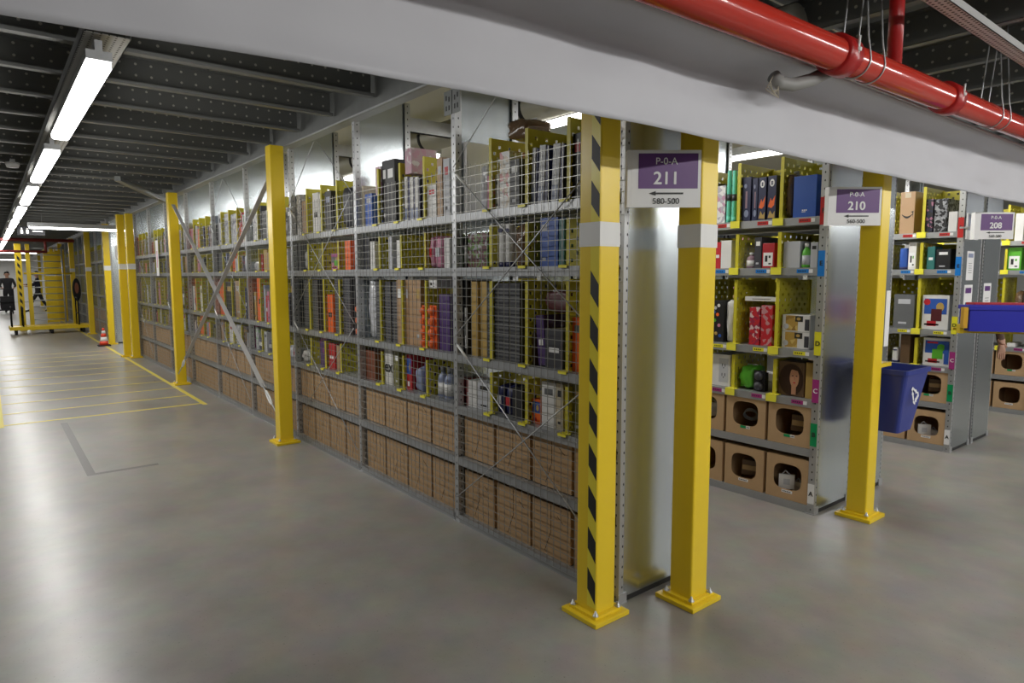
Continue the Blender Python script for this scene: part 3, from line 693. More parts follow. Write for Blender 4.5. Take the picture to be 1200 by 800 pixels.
def plate_mesh(w,h,name,pitch=4):
    # perforated sheet in YZ with square staggered holes
    bm=bmesh.new(); c=.0175; nx=int(w/c); nz=int(h/c)
    vv=[[bm.verts.new((0,i*w/nx,j*h/nz)) for j in range(nz+1)] for i in range(nx+1)]
    for i in range(nx):
        for j in range(nz):
            hole=((i%4==1 and j%4==1) or (i%4==3 and j%4==3)) and 0<i<nx-1 and 0<j<nz-1
            if not hole: bm.faces.new((vv[i][j],vv[i+1][j],vv[i+1][j+1],vv[i][j+1]))
    for v in [v for v in bm.verts if not v.link_faces]: bm.verts.remove(v)
    bmesh.ops.recalc_face_normals(bm,faces=bm.faces[:]); bm.normal_update()
    bmesh.ops.solidify(bm,geom=bm.faces[:],thickness=.004)
    # folded front edge
    def bx(y0,y1,x0,x1,z0,z1):
        vs=[bm.verts.new(p) for p in ((x0,y0,z0),(x1,y0,z0),(x1,y1,z0),(x0,y1,z0),(x0,y0,z1),(x1,y0,z1),(x1,y1,z1),(x0,y1,z1))]
        for f in ((0,3,2,1),(4,5,6,7),(0,1,5,4),(1,2,6,5),(2,3,7,6),(3,0,4,7)): bm.faces.new([vs[i] for i in f])
    bx(-.004,0,-.012,.012,0,h); bx(w,w+.004,-.012,.012,0,h)
    me=bpy.data.meshes.new(name); bm.to_mesh(me); bm.free(); me.materials.append(YELP); return me
HH={'C':.24,'D':.45,'E':.235,'F':.40}
DVM={k:plate_mesh(.42,h,'divider') for k,h in HH.items()}
BKM={k:plate_mesh(.29,h*.96,'back_plate') for k,h in HH.items()}
b=MB(); b.box(-.030,.030,-.010,.03,0,.005,CLIP); b.box(-.030,.030,-.010,-.008,-.010,.005,CLIP); CLIPA=b.mesh('clip')      # small clip seen from the mesh side
b=MB(); b.box(-.036,.036,-.012,.05,0,.004,CLIP); b.box(-.036,.036,-.012,-.006,-.045,.004,CLIP); CLIPB=b.mesh('clip')
b=MB()
b.box(-.0008,.0008,.03,D-.03,.03,2.97,SHEET)
PANEL=b.mesh('side_panel')
b=MB(); b.box(-.0008,.0008,.03,D-.03,.03,2.05,SHEET); PANELS=b.mesh('side_panel')
def wire_mesh():
    m=MB(); r=.0013; x0,x1=-W+.03,-.03; n=25; z0,z1=.03,2.17
    for i in range(n+1):
        x=x0+(x1-x0)*i/n; m.box(x-r,x+r,-r,r,z0,z1+.02,WIRE)
    k=43
    for i in range(k+1):
        z=z0+(z1-z0)*i/k; m.box(x0-.02,x1+.02,-r-.003,-r,z-r,z+r,WIRE)
    return m.mesh('wire_mesh')
WM=wire_mesh()
def rods_mesh():
    m=MB(); x0,x1=-W+.03,-.03
    for za,zb in ((.17,1.14),(1.18,2.16)):
        m.tube([(x0,-.012,zb),(x1,-.012,za)],.0035,GALV,6); m.tube([(x0,-.018,za),(x1,-.018,zb)],.0035,GALV,6)
        m.tube([(x0+.02,-.012,zb-.015),(x0+.12,-.012,zb-.088)],.008,WHITE,6)
    m.tube([(x0,-.018,2.19),(x0+.62,-.018,2.66)],.0035,GALV,6); m.tube([(x1,-.012,2.19),(x1-.62,-.012,2.66)],.0035,GALV,6)
    return m.mesh('cross_rods')
RODS=rods_mesh()
b=MB(); b.box(-.085,-.004,-.004,0,-.07,.07,GALVD); b.box(.004,.085,-.004,0,-.07,.07,GALVD)
for sx in (-1,1):
    for (px,pz_) in ((.03,.02),(.06,.03),(.03,-.03),(.06,-.03)): b.box(sx*px-.006,sx*px+.006,-.0052,-.004,pz_-.014,pz_+.014,BLACK)
JOINT=b.mesh('joint_plate')
BAYN=['nearest','second','third','fourth','fifth','sixth','seventh','eighth','ninth']
SECOND_FACE={}
def lettering(parent,txt,size,x,y,z,m=INK,bold=.0,rz=0):
    o=link('lettering',text_mesh(txt,size,m,bold),parent,(x,y,z)); o.rotation_euler=(0,0,rz); return o
TABM={'F':mat('tab_red',(.55,.02,.02),.4),'E':mat('tab_blue',(.01,.20,.62),.4),'D':mat('tab_yellow',(.80,.74,.03),.4),'C':mat('tab_magenta',(.36,.03,.20),.4),'B':mat('tab_green',(.0,.28,.09),.4),'A':PAPER}
TABZ={'A':(.07,.20),'B':(.45,.60),'C':(.735,.885),'D':(1.04,1.19),'E':(1.54,1.70),'F':(1.86,2.03)}
def bay(x,y,label,front='mesh',end=False,levels='ABCDEF',rods=False,first=False,letters=False,rack='a',backs=(),cat='shelving',flip=False,slot=False,skipdiv=False):
    t=thing('shelving_bay',label,cat,(x,y,0))
    um=UPS if slot else UPM
    ends=[-W]+([0] if end else [])
    for e in ends:
        ex=e-.0 if e else -.022
        for yy,rz in ((.0225,0),(D-.0225,PI)):
            o=link('upright',um,t,(ex,yy,.005+UH/2),rz)
        link('side_panel',PANEL,t,(ex+(.0225 if e==0 else 0),0,0))
        for yy in (.0225,D-.0225): link('foot_plate',FOOTM,t,(ex,yy,0),PI if e==0 else 0)
        if e==0:
            b=MB(); b.box(ex+.012,ex+.022,.04,D-.04,.004,.03,RUB); b.build('bottom_seal',t)
        if front=='mesh' and end and e!=0: link('joint_plate',JOINT,t,(ex,-.004,2.575))
    link('base_shelf',BASEM,t)
    for lv in levels[1:]: link('shelf',SHM,t,(0,0,ZS[lv]-.001))
    if not skipdiv:
        for lv in 'CDEF':
            for i,dv in enumerate(DIV[rack]):
                o=link('divider',DVM[lv],t,(-dv,.03,ZS[lv]+.001))
                cl=link('clip',CLIPA if front=='mesh' else CLIPB,o,(0,-.03,0))
    for lv,i in backs:
        lo=([0.03]+DIV[rack])[i]+.012
        o=link('back_plate',BKM[lv],t,(-lo-.29,(D-.05) if front!='mesh' else .30,ZS[lv]+.002),-PI/2); o.location=(-lo-.29,(D-.05) if front!='mesh' else .30,ZS[lv]+.002)
    if front=='mesh': link('wire_mesh',WM,t,(0,-.008,0))
    if rods: link('cross_rods',RODS,t,(0,-.004,0))
    if letters:
        for lv,(z0,z1) in TABZ.items():
            b=MB(); b.box(-.044,-.001,-.0025,-.0012,z0,z1,TABM[lv]); tb=b.build('level_tab',t)
            lettering(tb,lv,.042,-.0225,-.0035,(z0+z1)/2, PAPER if lv in 'C' else INK, .001)
    if letters:
        # price strips on the shelf beams
        for lv in 'CDEF':
            col={'C':TABM['C'],'D':TABM['D'],'E':TABM['E'],'F':TABM['F']}[lv]
            for dv in [.03+.10]+[d+.10 for d in DIV[rack]]:
                b=MB(); b.box(-dv-.05,-dv+.03,-.002,-.0005,ZS[lv]-.034,ZS[lv]-.010,col); b.box(-dv+.03,-dv+.055,-.002,-.0005,ZS[lv]-.034,ZS[lv]-.010,PAPER)
                for q in range(4): b.box(-dv-.04+q*.014,-dv-.032+q*.014,-.003,-.002,ZS[lv]-.026,ZS[lv]-.018,INK)
                b.build('shelf_label',t)
    return t
ba={0:[('D',1),('D',0),('F',0),('F',1)],1:[('E',1),('E',2),('F',1),('C',2)],2:[('F',3),('F',2),('C',2),('D',2)],3:[('F',1),('D',0),('C',3)],4:[('F',2),('F',1),('E',1)],5:[('F',1),('E',0)],6:[('F',2)],7:[('F',1),('C',1)],8:[('F',2)]}
for k in range(9):
    bay(-k*W,0,'galvanized mesh fronted shelving bay, %s behind the striped corner post'%(['directly','second','third','fourth','fifth','sixth','seventh','eighth','ninth'][k]),
        'mesh',end=(k==0),rods=(k%2==0),backs=ba[k])
# rack rows facing the near aisles
def open_rack(y,n,rack,names,flip=False):
    for k in range(n):
        bay(-k*W,y,names[k],'open',end=(k==0),letters=(k==0),rack=rack,backs=[('F',0),('F',1),('F',2),('D',1),('D',2),('E',0)],slot=False)
open_rack(Y1,3,'b',['open galvanized shelving bay at the aisle end behind the 210 sign, with goods','inner middle open shelving bay deep in the 210 pick aisle','innermost open shelving bay deep in the 210 pick aisle'])
open_rack(Y3,2,'c',['open galvanized shelving bay beside the blue recycling bin, behind the 208 sign','inner open shelving bay of the rack beside the blue recycling bin'])
open_rack(Y4,1,'d',['farthest open shelving bay at the right edge behind the blue tote'])
bay(0,Y2,'slotted rear shelving bay directly behind the yellow post with the 210 sign','open',end=True,rack='c',slot=True,skipdiv=True)
bay(0,Y3B,'slotted rear shelving bay behind the steel ends that carry the notices','open',end=True,rack='c',slot=True,skipdiv=True,backs=[('D',0),('D',1)])
# distant row beyond the cross aisle
for k in range(10):
    if k%1==0:
        t=bay(-15.42-k*W,0,'distant galvanized shelving bay %s beyond the cross aisle'%(['first','second','third','fourth','fifth','sixth','seventh','eighth','ninth','tenth'][k]),'mesh',end=(k==0),rack='c',backs=[])
# ================================================================ CARDBOARD BINS
def window_bin():
    w,d,h=.302,.42,.292; t=.004; m=MB()
    m.box(0,w,t,d,0,t,KRAFT); m.box(0,t,t,d,t,h,KRAFT); m.box(w-t,w,t,d,t,h,KRAFT); m.box(t,w-t,d-t,d,t,h,KRAFT)
    m.box(.0,w,.02,d,h-t,h,KRAFT)
    # front wall with a rounded window
    n=24; inn=[]; out=[]; a,b_,r=.094,.078,.030; cx,cz=w/2,h*.53
    for k in range(n):
        an=2*PI*(k+.5)/n; c,s=math.cos(an),math.sin(an)
        q=8; e=(abs(c)**(2/3.5))*(1 if c>0 else -1), (abs(s)**(2/3.5))*(1 if s>0 else -1)
        px,pz_=cx+a*1.04*e[0],cz+b_*1.1*e[1]; inn.append((px,pz_))
        sc=min((w/2)/abs(c) if abs(c)>1e-6 else 9, (h/2)/abs(s) if abs(s)>1e-6 else 9)
        out.append((w/2+c*sc, h/2+s*sc))
    # snap the outer ring to the corners
    for cxx,czz in ((0,0),(w,0),(w,h),(0,h)):
        i=min(range(n),key=lambda i:(out[i][0]-cxx)**2+(out[i][1]-czz)**2); out[i]=(cxx,czz)
    vs=[];fs=[]
    for yy in (0,t):
        vs+=[(x,yy,z) for x,z in out]+[(x,yy,z) for x,z in inn]
    for k in range(n):
        j=(k+1)%n
        fs.append((k,j,n+j,n+k)); fs.append((2*n+j,2*n+k,3*n+k,3*n+j)); fs.append((n+k,n+j,3*n+j,3*n+k)); fs.append((j,k,2*n+k,2*n+j))
    m.add(vs,fs,KRAFT)
    # creases on the back wall: a slit down the middle and a slanted fold
    m.poly([(.148,.13),(.152,.13),(.152,h-.01),(.148,h-.01)],KRAFTD,y=d,t=.0006)
    m.poly([(.15,.13),(.154,.13),(.20,.02),(.196,.02)],KRAFTD,y=d,t=.0006)
    m.poly([(.05,.20),(.10,.235),(.101,.232),(.051,.197)],KRAFTD,y=d,t=.0006)
    return m.mesh('cardboard_bin')
WB=window_bin()
b=MB(); b.box(0,.075,-.0012,0,0,.018,PAPER); 
for q in range(6): b.box(.008+q*.010,.014+q*.010,-.002,-.0012,.006,.013,INK)
LABA=b.mesh('bin_label')
b=MB(); b.box(0,.045,-.0012,0,0,.018,TABM['B']); b.box(.045,.075,-.0012,0,0,.018,PAPER)
for q in range(3): b.box(.05+q*.008,.055+q*.008,-.002,-.0012,.006,.013,INK)
LABB=b.mesh('bin_label')
# seen from behind in the mesh rack (windows face the pick aisle)
for k in range(9):
    for lv in 'AB':
        for i in range(4):
            ri=random.Random(k*10+i+(5 if lv=='B' else 0))
            cx=-k*W-.030-i*.326
            o=link('cardboard_bin',WB,None,(cx-.008+ri.uniform(-.003,.003),.455,ZS[lv]+.002),PI)
            tag(o,'plain back of brown cardboard bin, %s from right, %s shelf, %s mesh bay'%(ORD[i],SHELF[lv],BAYN[k]),'box','cardboard bins behind the wire mesh')
for k in range(4):
    for lv in 'AB':
        for i in range(4):
            o=link('cardboard_bin',WB,None,(-15.42-k*W-.038-i*.326,.455,ZS[lv]+.002),PI)
            tag(o,'distant brown cardboard bin, %s from right, %s shelf, %s bay beyond cross aisle'%(ORD[i],SHELF[lv],ORD[k]),'box','cardboard bins beyond the cross aisle')
def front_bins(y,nb,rack,where,cnt=4):
    for k in range(nb):
        for lv in 'AB':
            for i in range(cnt):
                cx=-k*W-.032-(i+1)*.325+.014
                o=link('cardboard_bin',WB,None,(cx,y+.008,ZS[lv]+.002))
                tag(o,'brown cardboard bin with rounded window, %s from right, %s shelf, %s'%(ORD[k*4+i],SHELF[lv],where),'box','cardboard bins with windows '+where)
                link('bin_label',LABA if lv=='A' else LABB,o,(.115,0,.05 if lv=='B' else .045))
front_bins(Y1,2,'b','rack behind 210 sign'); front_bins(Y3,1,'c','rack beside blue recycling bin'); front_bins(Y4,1,'d','rack at right edge',3)
# ================================================================ GOODS
NAMES={'box':('carton','box'),'print':('printed_carton','box'),'book':('book','book'),'case':('slim_case','case'),'slab':('flat_case','case'),'bottle':('bottle','bottle'),
 'tube':('packing_tube','tube'),'bag':('polybag','bag'),'pack':('wrapped_pack','packet'),'blister':('blister_pack','packet'),'toy':('toy_carton','box'),'ex':('lettered_carton','box'),
 'starbox':('game_carton','box'),'bluebox':('blue_carton','box'),'label':('labelled_carton','box'),'dots':('dotted_carton','box'),'goldbox':('gold_carton','box'),'outlet':('socket_carton','box'),
 'face':('hair_dye_carton','box'),'smile':('shipping_box','box')}
def oval(cx,cz,rx,rz,n=20): return [(cx+rx*math.cos(2*PI*k/n),cz+rz*math.sin(2*PI*k/n)) for k in range(n)]
def rect(a,b,c,d): return [(a,c),(b,c),(b,d),(a,d)]
def lumpy(w,d,h,m,seed,amp=.16,pinch=True):
    bm=bmesh.new(); bmesh.ops.create_cube(bm,size=1); bmesh.ops.subdivide_edges(bm,edges=bm.edges[:],cuts=5,use_grid_fill=True)
    rn=random.Random(seed); off=Vector((rn.random()*50,0,0))
    for v in bm.verts:
        p=v.co.copy(); L=p.length; q=p.normalized()*.62; p=p*.55+q*.45
        n=noise.noise(p*3+off)*amp+noise.noise(p*7+off)*amp*.5
        p*=1+n; v.co=Vector((p.x*w,p.y*d+d/2,(p.z+.5)*h))
    zmin=min(v.co.z for v in bm.verts)
    xs=[v.co.x for v in bm.verts]; ys=[v.co.y for v in bm.verts]; zs=[v.co.z for v in bm.verts]
    for v in bm.verts:
        v.co.x=-w/2+(v.co.x-min(xs))/(max(xs)-min(xs))*w; v.co.y=(v.co.y-min(ys))/(max(ys)-min(ys))*d; v.co.z=max(0,(v.co.z-zmin)/(max(zs)-zmin)*h*1.03-.03*h)
    me=bpy.data.meshes.new('bag'); bm.to_mesh(me); bm.free(); me.materials.append(m)
    for p in me.polygons: p.use_smooth=True
    return me
CNT=[0]
def item(kind,col,w,d,h,label,loc,group,rz=0,lean=0):
    CNT[0]+=1; rn=random.Random(CNT[0]*13+5)
    nm,cat=NAMES[kind]
    if kind=='bag' and col in('silver','brown') : nm='polybag'
    m=cmat(col); a=w/2; mb=MB(); child=[]
    light=sum(COLR[col])>.9; ink=INK if light else PAPER
    if kind in('box','bluebox','label','toy','ex','starbox','dots','goldbox','outlet','face','smile'):
        mb.box(-a,a,0,d,0,h,m)
        if kind in('box',) and w>.03:
            s=rn.random()
            if s<.45: mb.poly(rect(-a*.6,a*.6,h*.72,h*.86),ink if rn.random()<.5 else cmat(rn.choice(['grey','silver','gold','red','bluegrey'])),y=-.0006,t=.0006)
            if s<.3: mb.poly(rect(-a*.5,a*.3,h*.12,h*.18),INK if light else cmat('silver'),y=-.0006,t=.0006)
            mb.box(-a*.12,a*.12,0,d,h,h+.0004,cmat('beige') if col=='kraft' else m)
        o=mb.build(nm,None,loc,rz,.0015)
        dc=MB(); y=-.0012
        if kind=='bluebox':
            for q in range(3): dc.poly(rect(-a*.2+q*.012,-a*.2+q*.012+.008,h*.16,h*.19),PAPER,y=y)
            dc.poly(rect(-a*.22,a*.12,h*.13,h*.145),PAPER,y=y); dc.build('emblem',o)
        elif kind=='label':
            dc.poly(rect(-a*.8,a*.75,h*.08,h*.62),PAPER,y=y); dc.poly(rect(-a*.5,-a*.1,h*.25,h*.5),INK,y=y-.0006); dc.poly(rect(a*.1,a*.5,h*.14,h*.2),INK,y=y-.0006); dc.poly(rect(a*.1,a*.4,h*.4,h*.5),cmat('green') if 'green' in label else INK,y=y-.0006)
            dc.build('product_label',o)
        elif kind=='toy':
            dc.poly(rect(-a*.85,a*.85,h*.45,h*.9),cmat('blue') if 'blue' in label else cmat('grey'),y=y)
            dc.poly(oval(a*.35,h*.66,a*.3,h*.13),cmat('green') if 'green' in label else cmat('gold'),y=y-.0006)
            if 'white' in label: dc.poly(rect(-a*.3,a*.5,h*.25,h*.6),cmat('maroon') if 'badge' in label else cmat('green'),y=y-.0009); dc.poly(rect(-a*.8,a*.3,h*.12,h*.17),INK,y=y)
            if 'badge' in label: dc.poly(oval(-a*.65,h*.8,a*.26,a*.26),cmat('red'),y=y-.0012)
            if 'green' in label: dc.poly(rect(-a*.7,a*.1,h*.80,h*.86),cmat('red'),y=y-.0012); dc.poly(rect(a*.6,a*.95,h*.08,h*.9),cmat('blue'),y=y-.001)
            if 'pink' in label: dc.poly(rect(-a,a,h*.8,h),cmat('magenta'),y=y-.001)
            dc.poly(rect(-a*.6,a*.1,h*.1,h*.25),cmat('red') if col!='red' else PAPER,y=y); dc.build('printed_front',o)
        elif kind=='ex':
            t_=link('lettering',text_mesh('ex',w*1.0,INK,.004),o,(0,-.002,h*.50))
        elif kind=='starbox':
            if 'oval' in label:
                dc.poly(oval(0,h*.84,a*.55,h*.085),PAPER,y=y); dc.poly(oval(0,h*.86,a*.25,h*.02),m,y=y-.0006); dc.poly(oval(0,h*.815,a*.25,h*.02),m,y=y-.0006)
                dc.poly([(-a*.8,h*.3),(-a*.2,h*.5),(a*.1,h*.42),(a*.85,h*.56),(a*.6,h*.33),(0,h*.27)],cmat('orange') ,y=y)
                dc.poly([(-a*.8,h*.05),(-a*.3,h*.22),(a*.3,h*.12),(a*.8,h*.2),(a*.8,h*.04)],cmat('gold'),y=y)
            else:
                dc.poly(rect(-a*.15,a*.25,h*.3,h*.68),cmat('mauve'),y=y); dc.poly(oval(-a*.2,h*.8,a*.3,h*.05),cmat('bluegrey'),y=y); dc.poly(oval(a*.1,h*.18,a*.5,h*.08),cmat('bluegrey'),y=y)
            dc.build('printed_front',o)
        elif kind=='dots':
            for q,(px,pz_,c_) in enumerate(((-.5,.82,'silver'),(.1,.88,'white'),(-.1,.66,'orange'),(-.6,.52,'green'),(.2,.4,'pink'),(-.3,.2,'gold'),(.4,.15,'blue'),(-.7,.72,'blue'))): dc.poly(oval(px*a,pz_*h,a*.27,a*.27,12),cmat(c_),y=y-.0002*q)
            dc.build('printed_front',o)
        elif kind=='goldbox':
            for z0 in (0,h*.5):
                dc.poly(rect(-a*.75,a*.15,z0+h*.03,z0+h*.48),printed('gold_straw',(.45,.28,.06),(.62,.45,.14),(.30,.17,.04),30),y=y)
                dc.poly(rect(-a*.05,a*.5,z0+h*.30,z0+h*.47),INK,y=y-.0006); dc.poly(oval(a*.2,z0+h*.385,a*.14,h*.045),cmat('gold'),y=y-.0012)
                dc.poly(oval(-a*.7,z0+h*.15,a*.2,a*.2,9),cmat('silver'),y=y-.0012); dc.poly(rect(a*.65,a*.97,z0+h*.05,z0+h*.38),cmat('charcoal'),y=y)
            dc.poly(rect(-a,a,h*.497,h*.503),cmat('grey'),y=y-.0004); dc.build('printed_front',o)
        elif kind=='outlet':
            dc.poly(rect(-a*.2,a*.75,h*.12,h*.88),cmat('silver'),y=y)
            for z0 in (.32,.62):
                for q in (.1,.4): dc.poly(rect(a*q,a*(q+.07),h*z0,h*(z0+.09)),INK,y=y-.0006)
                dc.poly(oval(a*.29,h*(z0-.04),a*.06,a*.06,8),INK,y=y-.0006)
            dc.build('printed_front',o)
        elif kind=='face':
            hair=cmat('black'); dc.poly(oval(0,h*.48,a*.95,h*.47),mat('hair_print',(.035,.015,.008),.4),y=y)
            dc.poly(oval(a*.25,h*.55,a*.36,h*.30),mat('skin_print',(.50,.25,.14),.45),y=y-.0006); dc.poly(rect(a*.05,a*.4,h*.05,h*.3),mat('skin_print',(.5,.25,.14)),y=y-.0005)
            dc.poly(oval(a*.12,h*.60,a*.08,h*.015,8),hair,y=y-.0012); dc.poly(oval(a*.42,h*.60,a*.08,h*.015,8),hair,y=y-.0012); dc.poly(oval(a*.26,h*.40,a*.10,h*.022,8),cmat('red'),y=y-.0012); dc.poly(rect(a*.25,a*.30,h*.48,h*.58),mat('skin_shade_print',(.40,.18,.10)),y=y-.0012)
            dc.poly([(-a*.2,h*.75),(a*.2,h*.9),(a*.55,h*.85),(a*.65,h*.6),(a*.5,h*.75),(a*.1,h*.78)],mat('hair_print',(.035,.015,.008)),y=y-.0015)
            dc.build('portrait_print',o)
        elif kind=='smile':
            pts=[(-a*.75+a*1.5*k/12, h*.46-.035*math.sin(PI*k/12)) for k in range(13)]+[(a*.75-a*1.5*k/12, h*.475-.022*math.sin(PI*(12-k)/12)) for k in range(13)]
            dc.poly(pts,INK,y=y); dc.poly([(a*.45,h*.52),(a*.85,h*.54),(a*.78,h*.38),(a*.72,h*.50)],INK,y=y-.0006); dc.build('smile_mark',o)
            dc=MB(); dc.poly(rect(-a*.4,a*.4,h*.86,h*.98),cmat('beige'),y=y); dc.build('parcel_tape',o)
    elif kind=='print':
        r2=rn; cs=['white','gold','red','bluegrey','silver','navy','brown','green','pink']
        if 'pink' in label or 'mauve' in label: b2,b3=COLR['pink'],COLR['white']
        elif 'orange' in label: b2,b3=COLR['red'],COLR['gold']
        elif 'purple' in label: b2,b3=COLR['purple'],COLR['magenta']
        elif 'black and white' in label: b2,b3=COLR['black'],COLR['white']
        elif 'striped' in label: b2,b3=COLR['grey'],COLR['navy']
        else: b2,b3=COLR[r2.choice(cs)],COLR[r2.choice(cs)]
        bc=COLR[col] if 'pink' not in label else (.50,.33,.38); mxc=lambda p,t_: tuple(p[i_]*t_+bc[i_]*(1-t_) for i_ in range(3))
        mb.box(-a,a,0,d,0,h,printed('print_%d'%CNT[0],bc,mxc(b2,.45),mxc(b3,.7),r2.choice((26,38,55))))
        for q in range(3):
            if 'stack' in label or 'striped' in label: mb.box(-a-.0005,a+.0005,-.0008,d,h*(q+1)/4,h*(q+1)/4+.003,INK)
        o=mb.build(nm,None,loc,rz,.0015)
    elif kind=='book':
        mb.box(-a,-a+.003,0,d,0,h,m); mb.box(a-.003,a,0,d,0,h,m); mb.box(-a+.003,a-.003,.0,.004,0,h,m); mb.box(-a+.003,a-.003,.004,d-.004,.004,h-.004,cmat('beige'))
        o=mb.build(nm,None,loc,rz,.001); dc=MB()
        dc.poly(rect(-a*.55,a*.55,h*.40,h*.52) ,PAPER if not light else INK,y=-.0010); dc.build('spine_label',o)
    elif kind=='case':
        mb.box(-a,a,0,d,0,h,cmat('charcoal')); 
        n=int(h/.022)
        for q in range(n): mb.box(-a-.0005,a+.0005,-.002,.002,q*.022+.004,q*.022+.014,cmat('grey'))
        o=mb.build(nm,None,loc,rz)
    elif kind=='slab':
        mb.box(-a,a*.35,0,d,0,h,m); mb.box(a*.35,a,0.004,d-.004,.004,h-.004,cmat('navy'))
        o=mb.build(nm,None,loc,rz,.002); dc=MB(); dc.poly(rect(-a*.8,a*.2,h*.05,h*.3),cmat('bluegrey'),y=-.001); dc.build('case_label',o)
    elif kind=='bottle':
        r=min(a,d/2); n=18
        mb.lathe([(r*.9,0),(r,.008),(r,h*.62),(r*.8,h*.72),(r*.42,h*.80),(r*.42,h*.84)],m,n,Matrix.Translation((0,r,0)))
        o=mb.build(nm,None,loc,rz); c_=MB(); c_.lathe([(r*.5,h*.84),(r*.5,h*.985),(r*.42,h)],cmat('white' if not light else 'grey'),n,Matrix.Translation((0,r,0))); c_.build('bottle_cap',o)
        c_=MB(); c_.lathe([(r*1.01,h*.12),(r*1.01,h*.5)],cmat('white') if 'label' in label or col in('mauve','bluegrey') else cmat('silver'),n,Matrix.Translation((0,r,0))); c_.build('bottle_label',o)
    elif kind=='tube':
        r=a; n=16; mb.lathe([(r*.95,0),(r,.006),(r,h*.8),(r*.92,h*.97),(r*.9,h)],m,n,Matrix.Translation((0,r,0)))
        o=mb.build(nm,None,loc,rz); c_=MB(); c_.lathe([(r*1.02,0),(r*1.02,h*.12)],cmat('navy' if 'blue' in label else 'grey') if col!='mint' else cmat('mint'),n,Matrix.Translation((0,r,0)))
        if col=='white' and 'blue' in label: c_.poly(oval(0,h*.84,r*.7,h*.05),cmat('navy'),y=-.002,t=.006)
        if col in('mint',): c_.lathe([(r*1.02,h*.42),(r*1.02,h*.55)],cmat('charcoal'),n,Matrix.Translation((0,r,0)))
        c_.build('tube_band',o)
    elif kind in('bag','pack'):
        o=link(nm,lumpy(w,d,h,m if kind=='pack' or col not in('silver','brown') else mat('bag_'+col,tuple(min(1,v*1.25) for v in COLR[col]),.15,bump=.9,noise_scale=25,coat=.6,noise_amt=.35),CNT[0],.16 if kind=='bag' else .06),None,loc,rz)
        dc=MB(); dc.box(-a*.55,a*.45,-.002,.002+d*.02,h*.35,h*.62,cmat(rn.choice(['white','navy','silver','red'])))
        if kind=='pack': dc.build('pack_label',o)
        else:
            dc=MB(); dc.box(-a*.7,a*.7,d*.45,d*.47,h*.9,h*1.02,mat('bag_seal',(.6,.6,.62),.2)); dc.build('bag_seal',o)
    elif kind=='blister':
        mb.box(-a,a,.0,.003,0,h,m); 
        o=mb.build(nm,None,loc,rz,.0005); c_=MB()
        n=max(1,int(h/.07))
        for q in range(n):
            z=h*(q+.5)/n; c_.lathe([(a*.75,0),(a*.75,.015),(a*.5,.03)],cmat('orange') if 'orange' in label else cmat('charcoal'),10,Matrix.Translation((0,0,z))@Matrix.Rotation(PI/2,4,'X'))
        c_.build('blister',o); c_=MB(); c_.box(-a*.8,a*.8,.003,d*.6,.0,h*.9,m); c_.build('backing_stack',o)
    if lean: o.rotation_euler=(0,lean,rz)
    tag(o,label,cat,group)
    return o
RY={'e':.045,'a':.045,'b':Y1+.045,'c':Y3+.045,'d':Y4+.045}
RN={'b':'rack behind 210 sign','c':'rack beside blue bin','d':'rack at right edge'}
MAXD={'a':.26,'b':.24,'c':.24,'d':.24}
def clean(d): return d
occ={}
for it in ITEMS: occ.setdefault((it[0],it[1],it[2]),[]).append(list(it[3:]))
# everyday goods fill the bins that the photo shows only blurred
PAL=[('box','white','white carton'),('box','kraft','brown cardboard box'),('box','charcoal','charcoal carton'),('print','silver','patterned silver carton'),('book','red','red book'),('case','grey','slim grey case'),
 ('box','black','black carton'),('print','orange','orange printed carton'),('bag','silver','clear bag of goods'),('print','white','white printed carton'),('box','olive','olive carton'),('slab','white','white flat case'),('box','bluegrey','blue grey carton'),
 ('book','navy','navy book'),('bottle','black','black bottle'),('pack','navy','navy wrapped pack'),('box','silver','pale grey carton'),('box','pink','pink carton'),('print','brown','brown patterned carton'),('box','gold','golden carton')]
def fill(rack,bayi,lv,lo_h,hi_h,dens=.85,seed=0):
    rn=random.Random(seed*97+bayi*31+ord(lv)+ord(rack))
    L=occ.setdefault((rack,bayi,lv),[])
    walls=[-.030-bayi*W if bayi else -.05]+[-bayi*W-v for v in DIV[rack]]+[-(bayi+1)*W+.030]
    for i in range(4):
        if rack=='e' and rn.random()<.1: continue
        hi=walls[i]-.014; lo=walls[i+1]+.014; x=hi
        busy=sorted([t for t in L if lo-.02<(t[0]+t[1])/2<hi+.02],key=lambda t:-t[1])
        while x-lo>.03:
            nb=[t for t in busy if t[1]<=x+.002]; nxt=nb[0] if nb else None
            w=rn.choice((.025,.035,.045,.06,.06,.08,.11,.15)); k=rn.choice(PAL)
            if k[0]=='case': w=.03
            if k[0] in('book',): w=min(w,.045)
            if k[0] in('bottle',): w=min(max(w,.05),.08)
            lim=max(lo,nxt[1]+.004) if nxt else lo
            if x-lim<.028:
                if nxt: x=nxt[0]-.004; busy=[t for t in busy if t is not nxt]; continue
                break
            w=min(w,x-lim)
            if rn.random()<dens: L.append([round(x-w,3),round(x,3),rn.uniform(lo_h,hi_h),*k,1])
            x-=w+rn.uniform(.003,.010)
for k in range(3,9):
    for lv,(a_,b_) in {'C':(.12,.25),'D':(.22,.45),'E':(.12,.24),'F':(.20,.36)}.items(): fill('a',k,lv,a_,b_,.8,3)
for lv,(a_,b_) in {'C':(.12,.25),'D':(.22,.42),'E':(.12,.24),'F':(.20,.36)}.items():
    fill('b',1,lv,a_,b_,.7,5); fill('c',1,lv,a_,b_,.6,6)
    fill('b',0,lv,a_,b_,.7,8) if False else None
for k in range(4):
    for lv,(a_,b_) in {'C':(.12,.25),'D':(.22,.45),'E':(.12,.24),'F':(.18,.34)}.items(): fill('e',k,lv,a_,b_,.62,11)
CEILH={'C':.262,'D':.468,'E':.252,'F':.60}
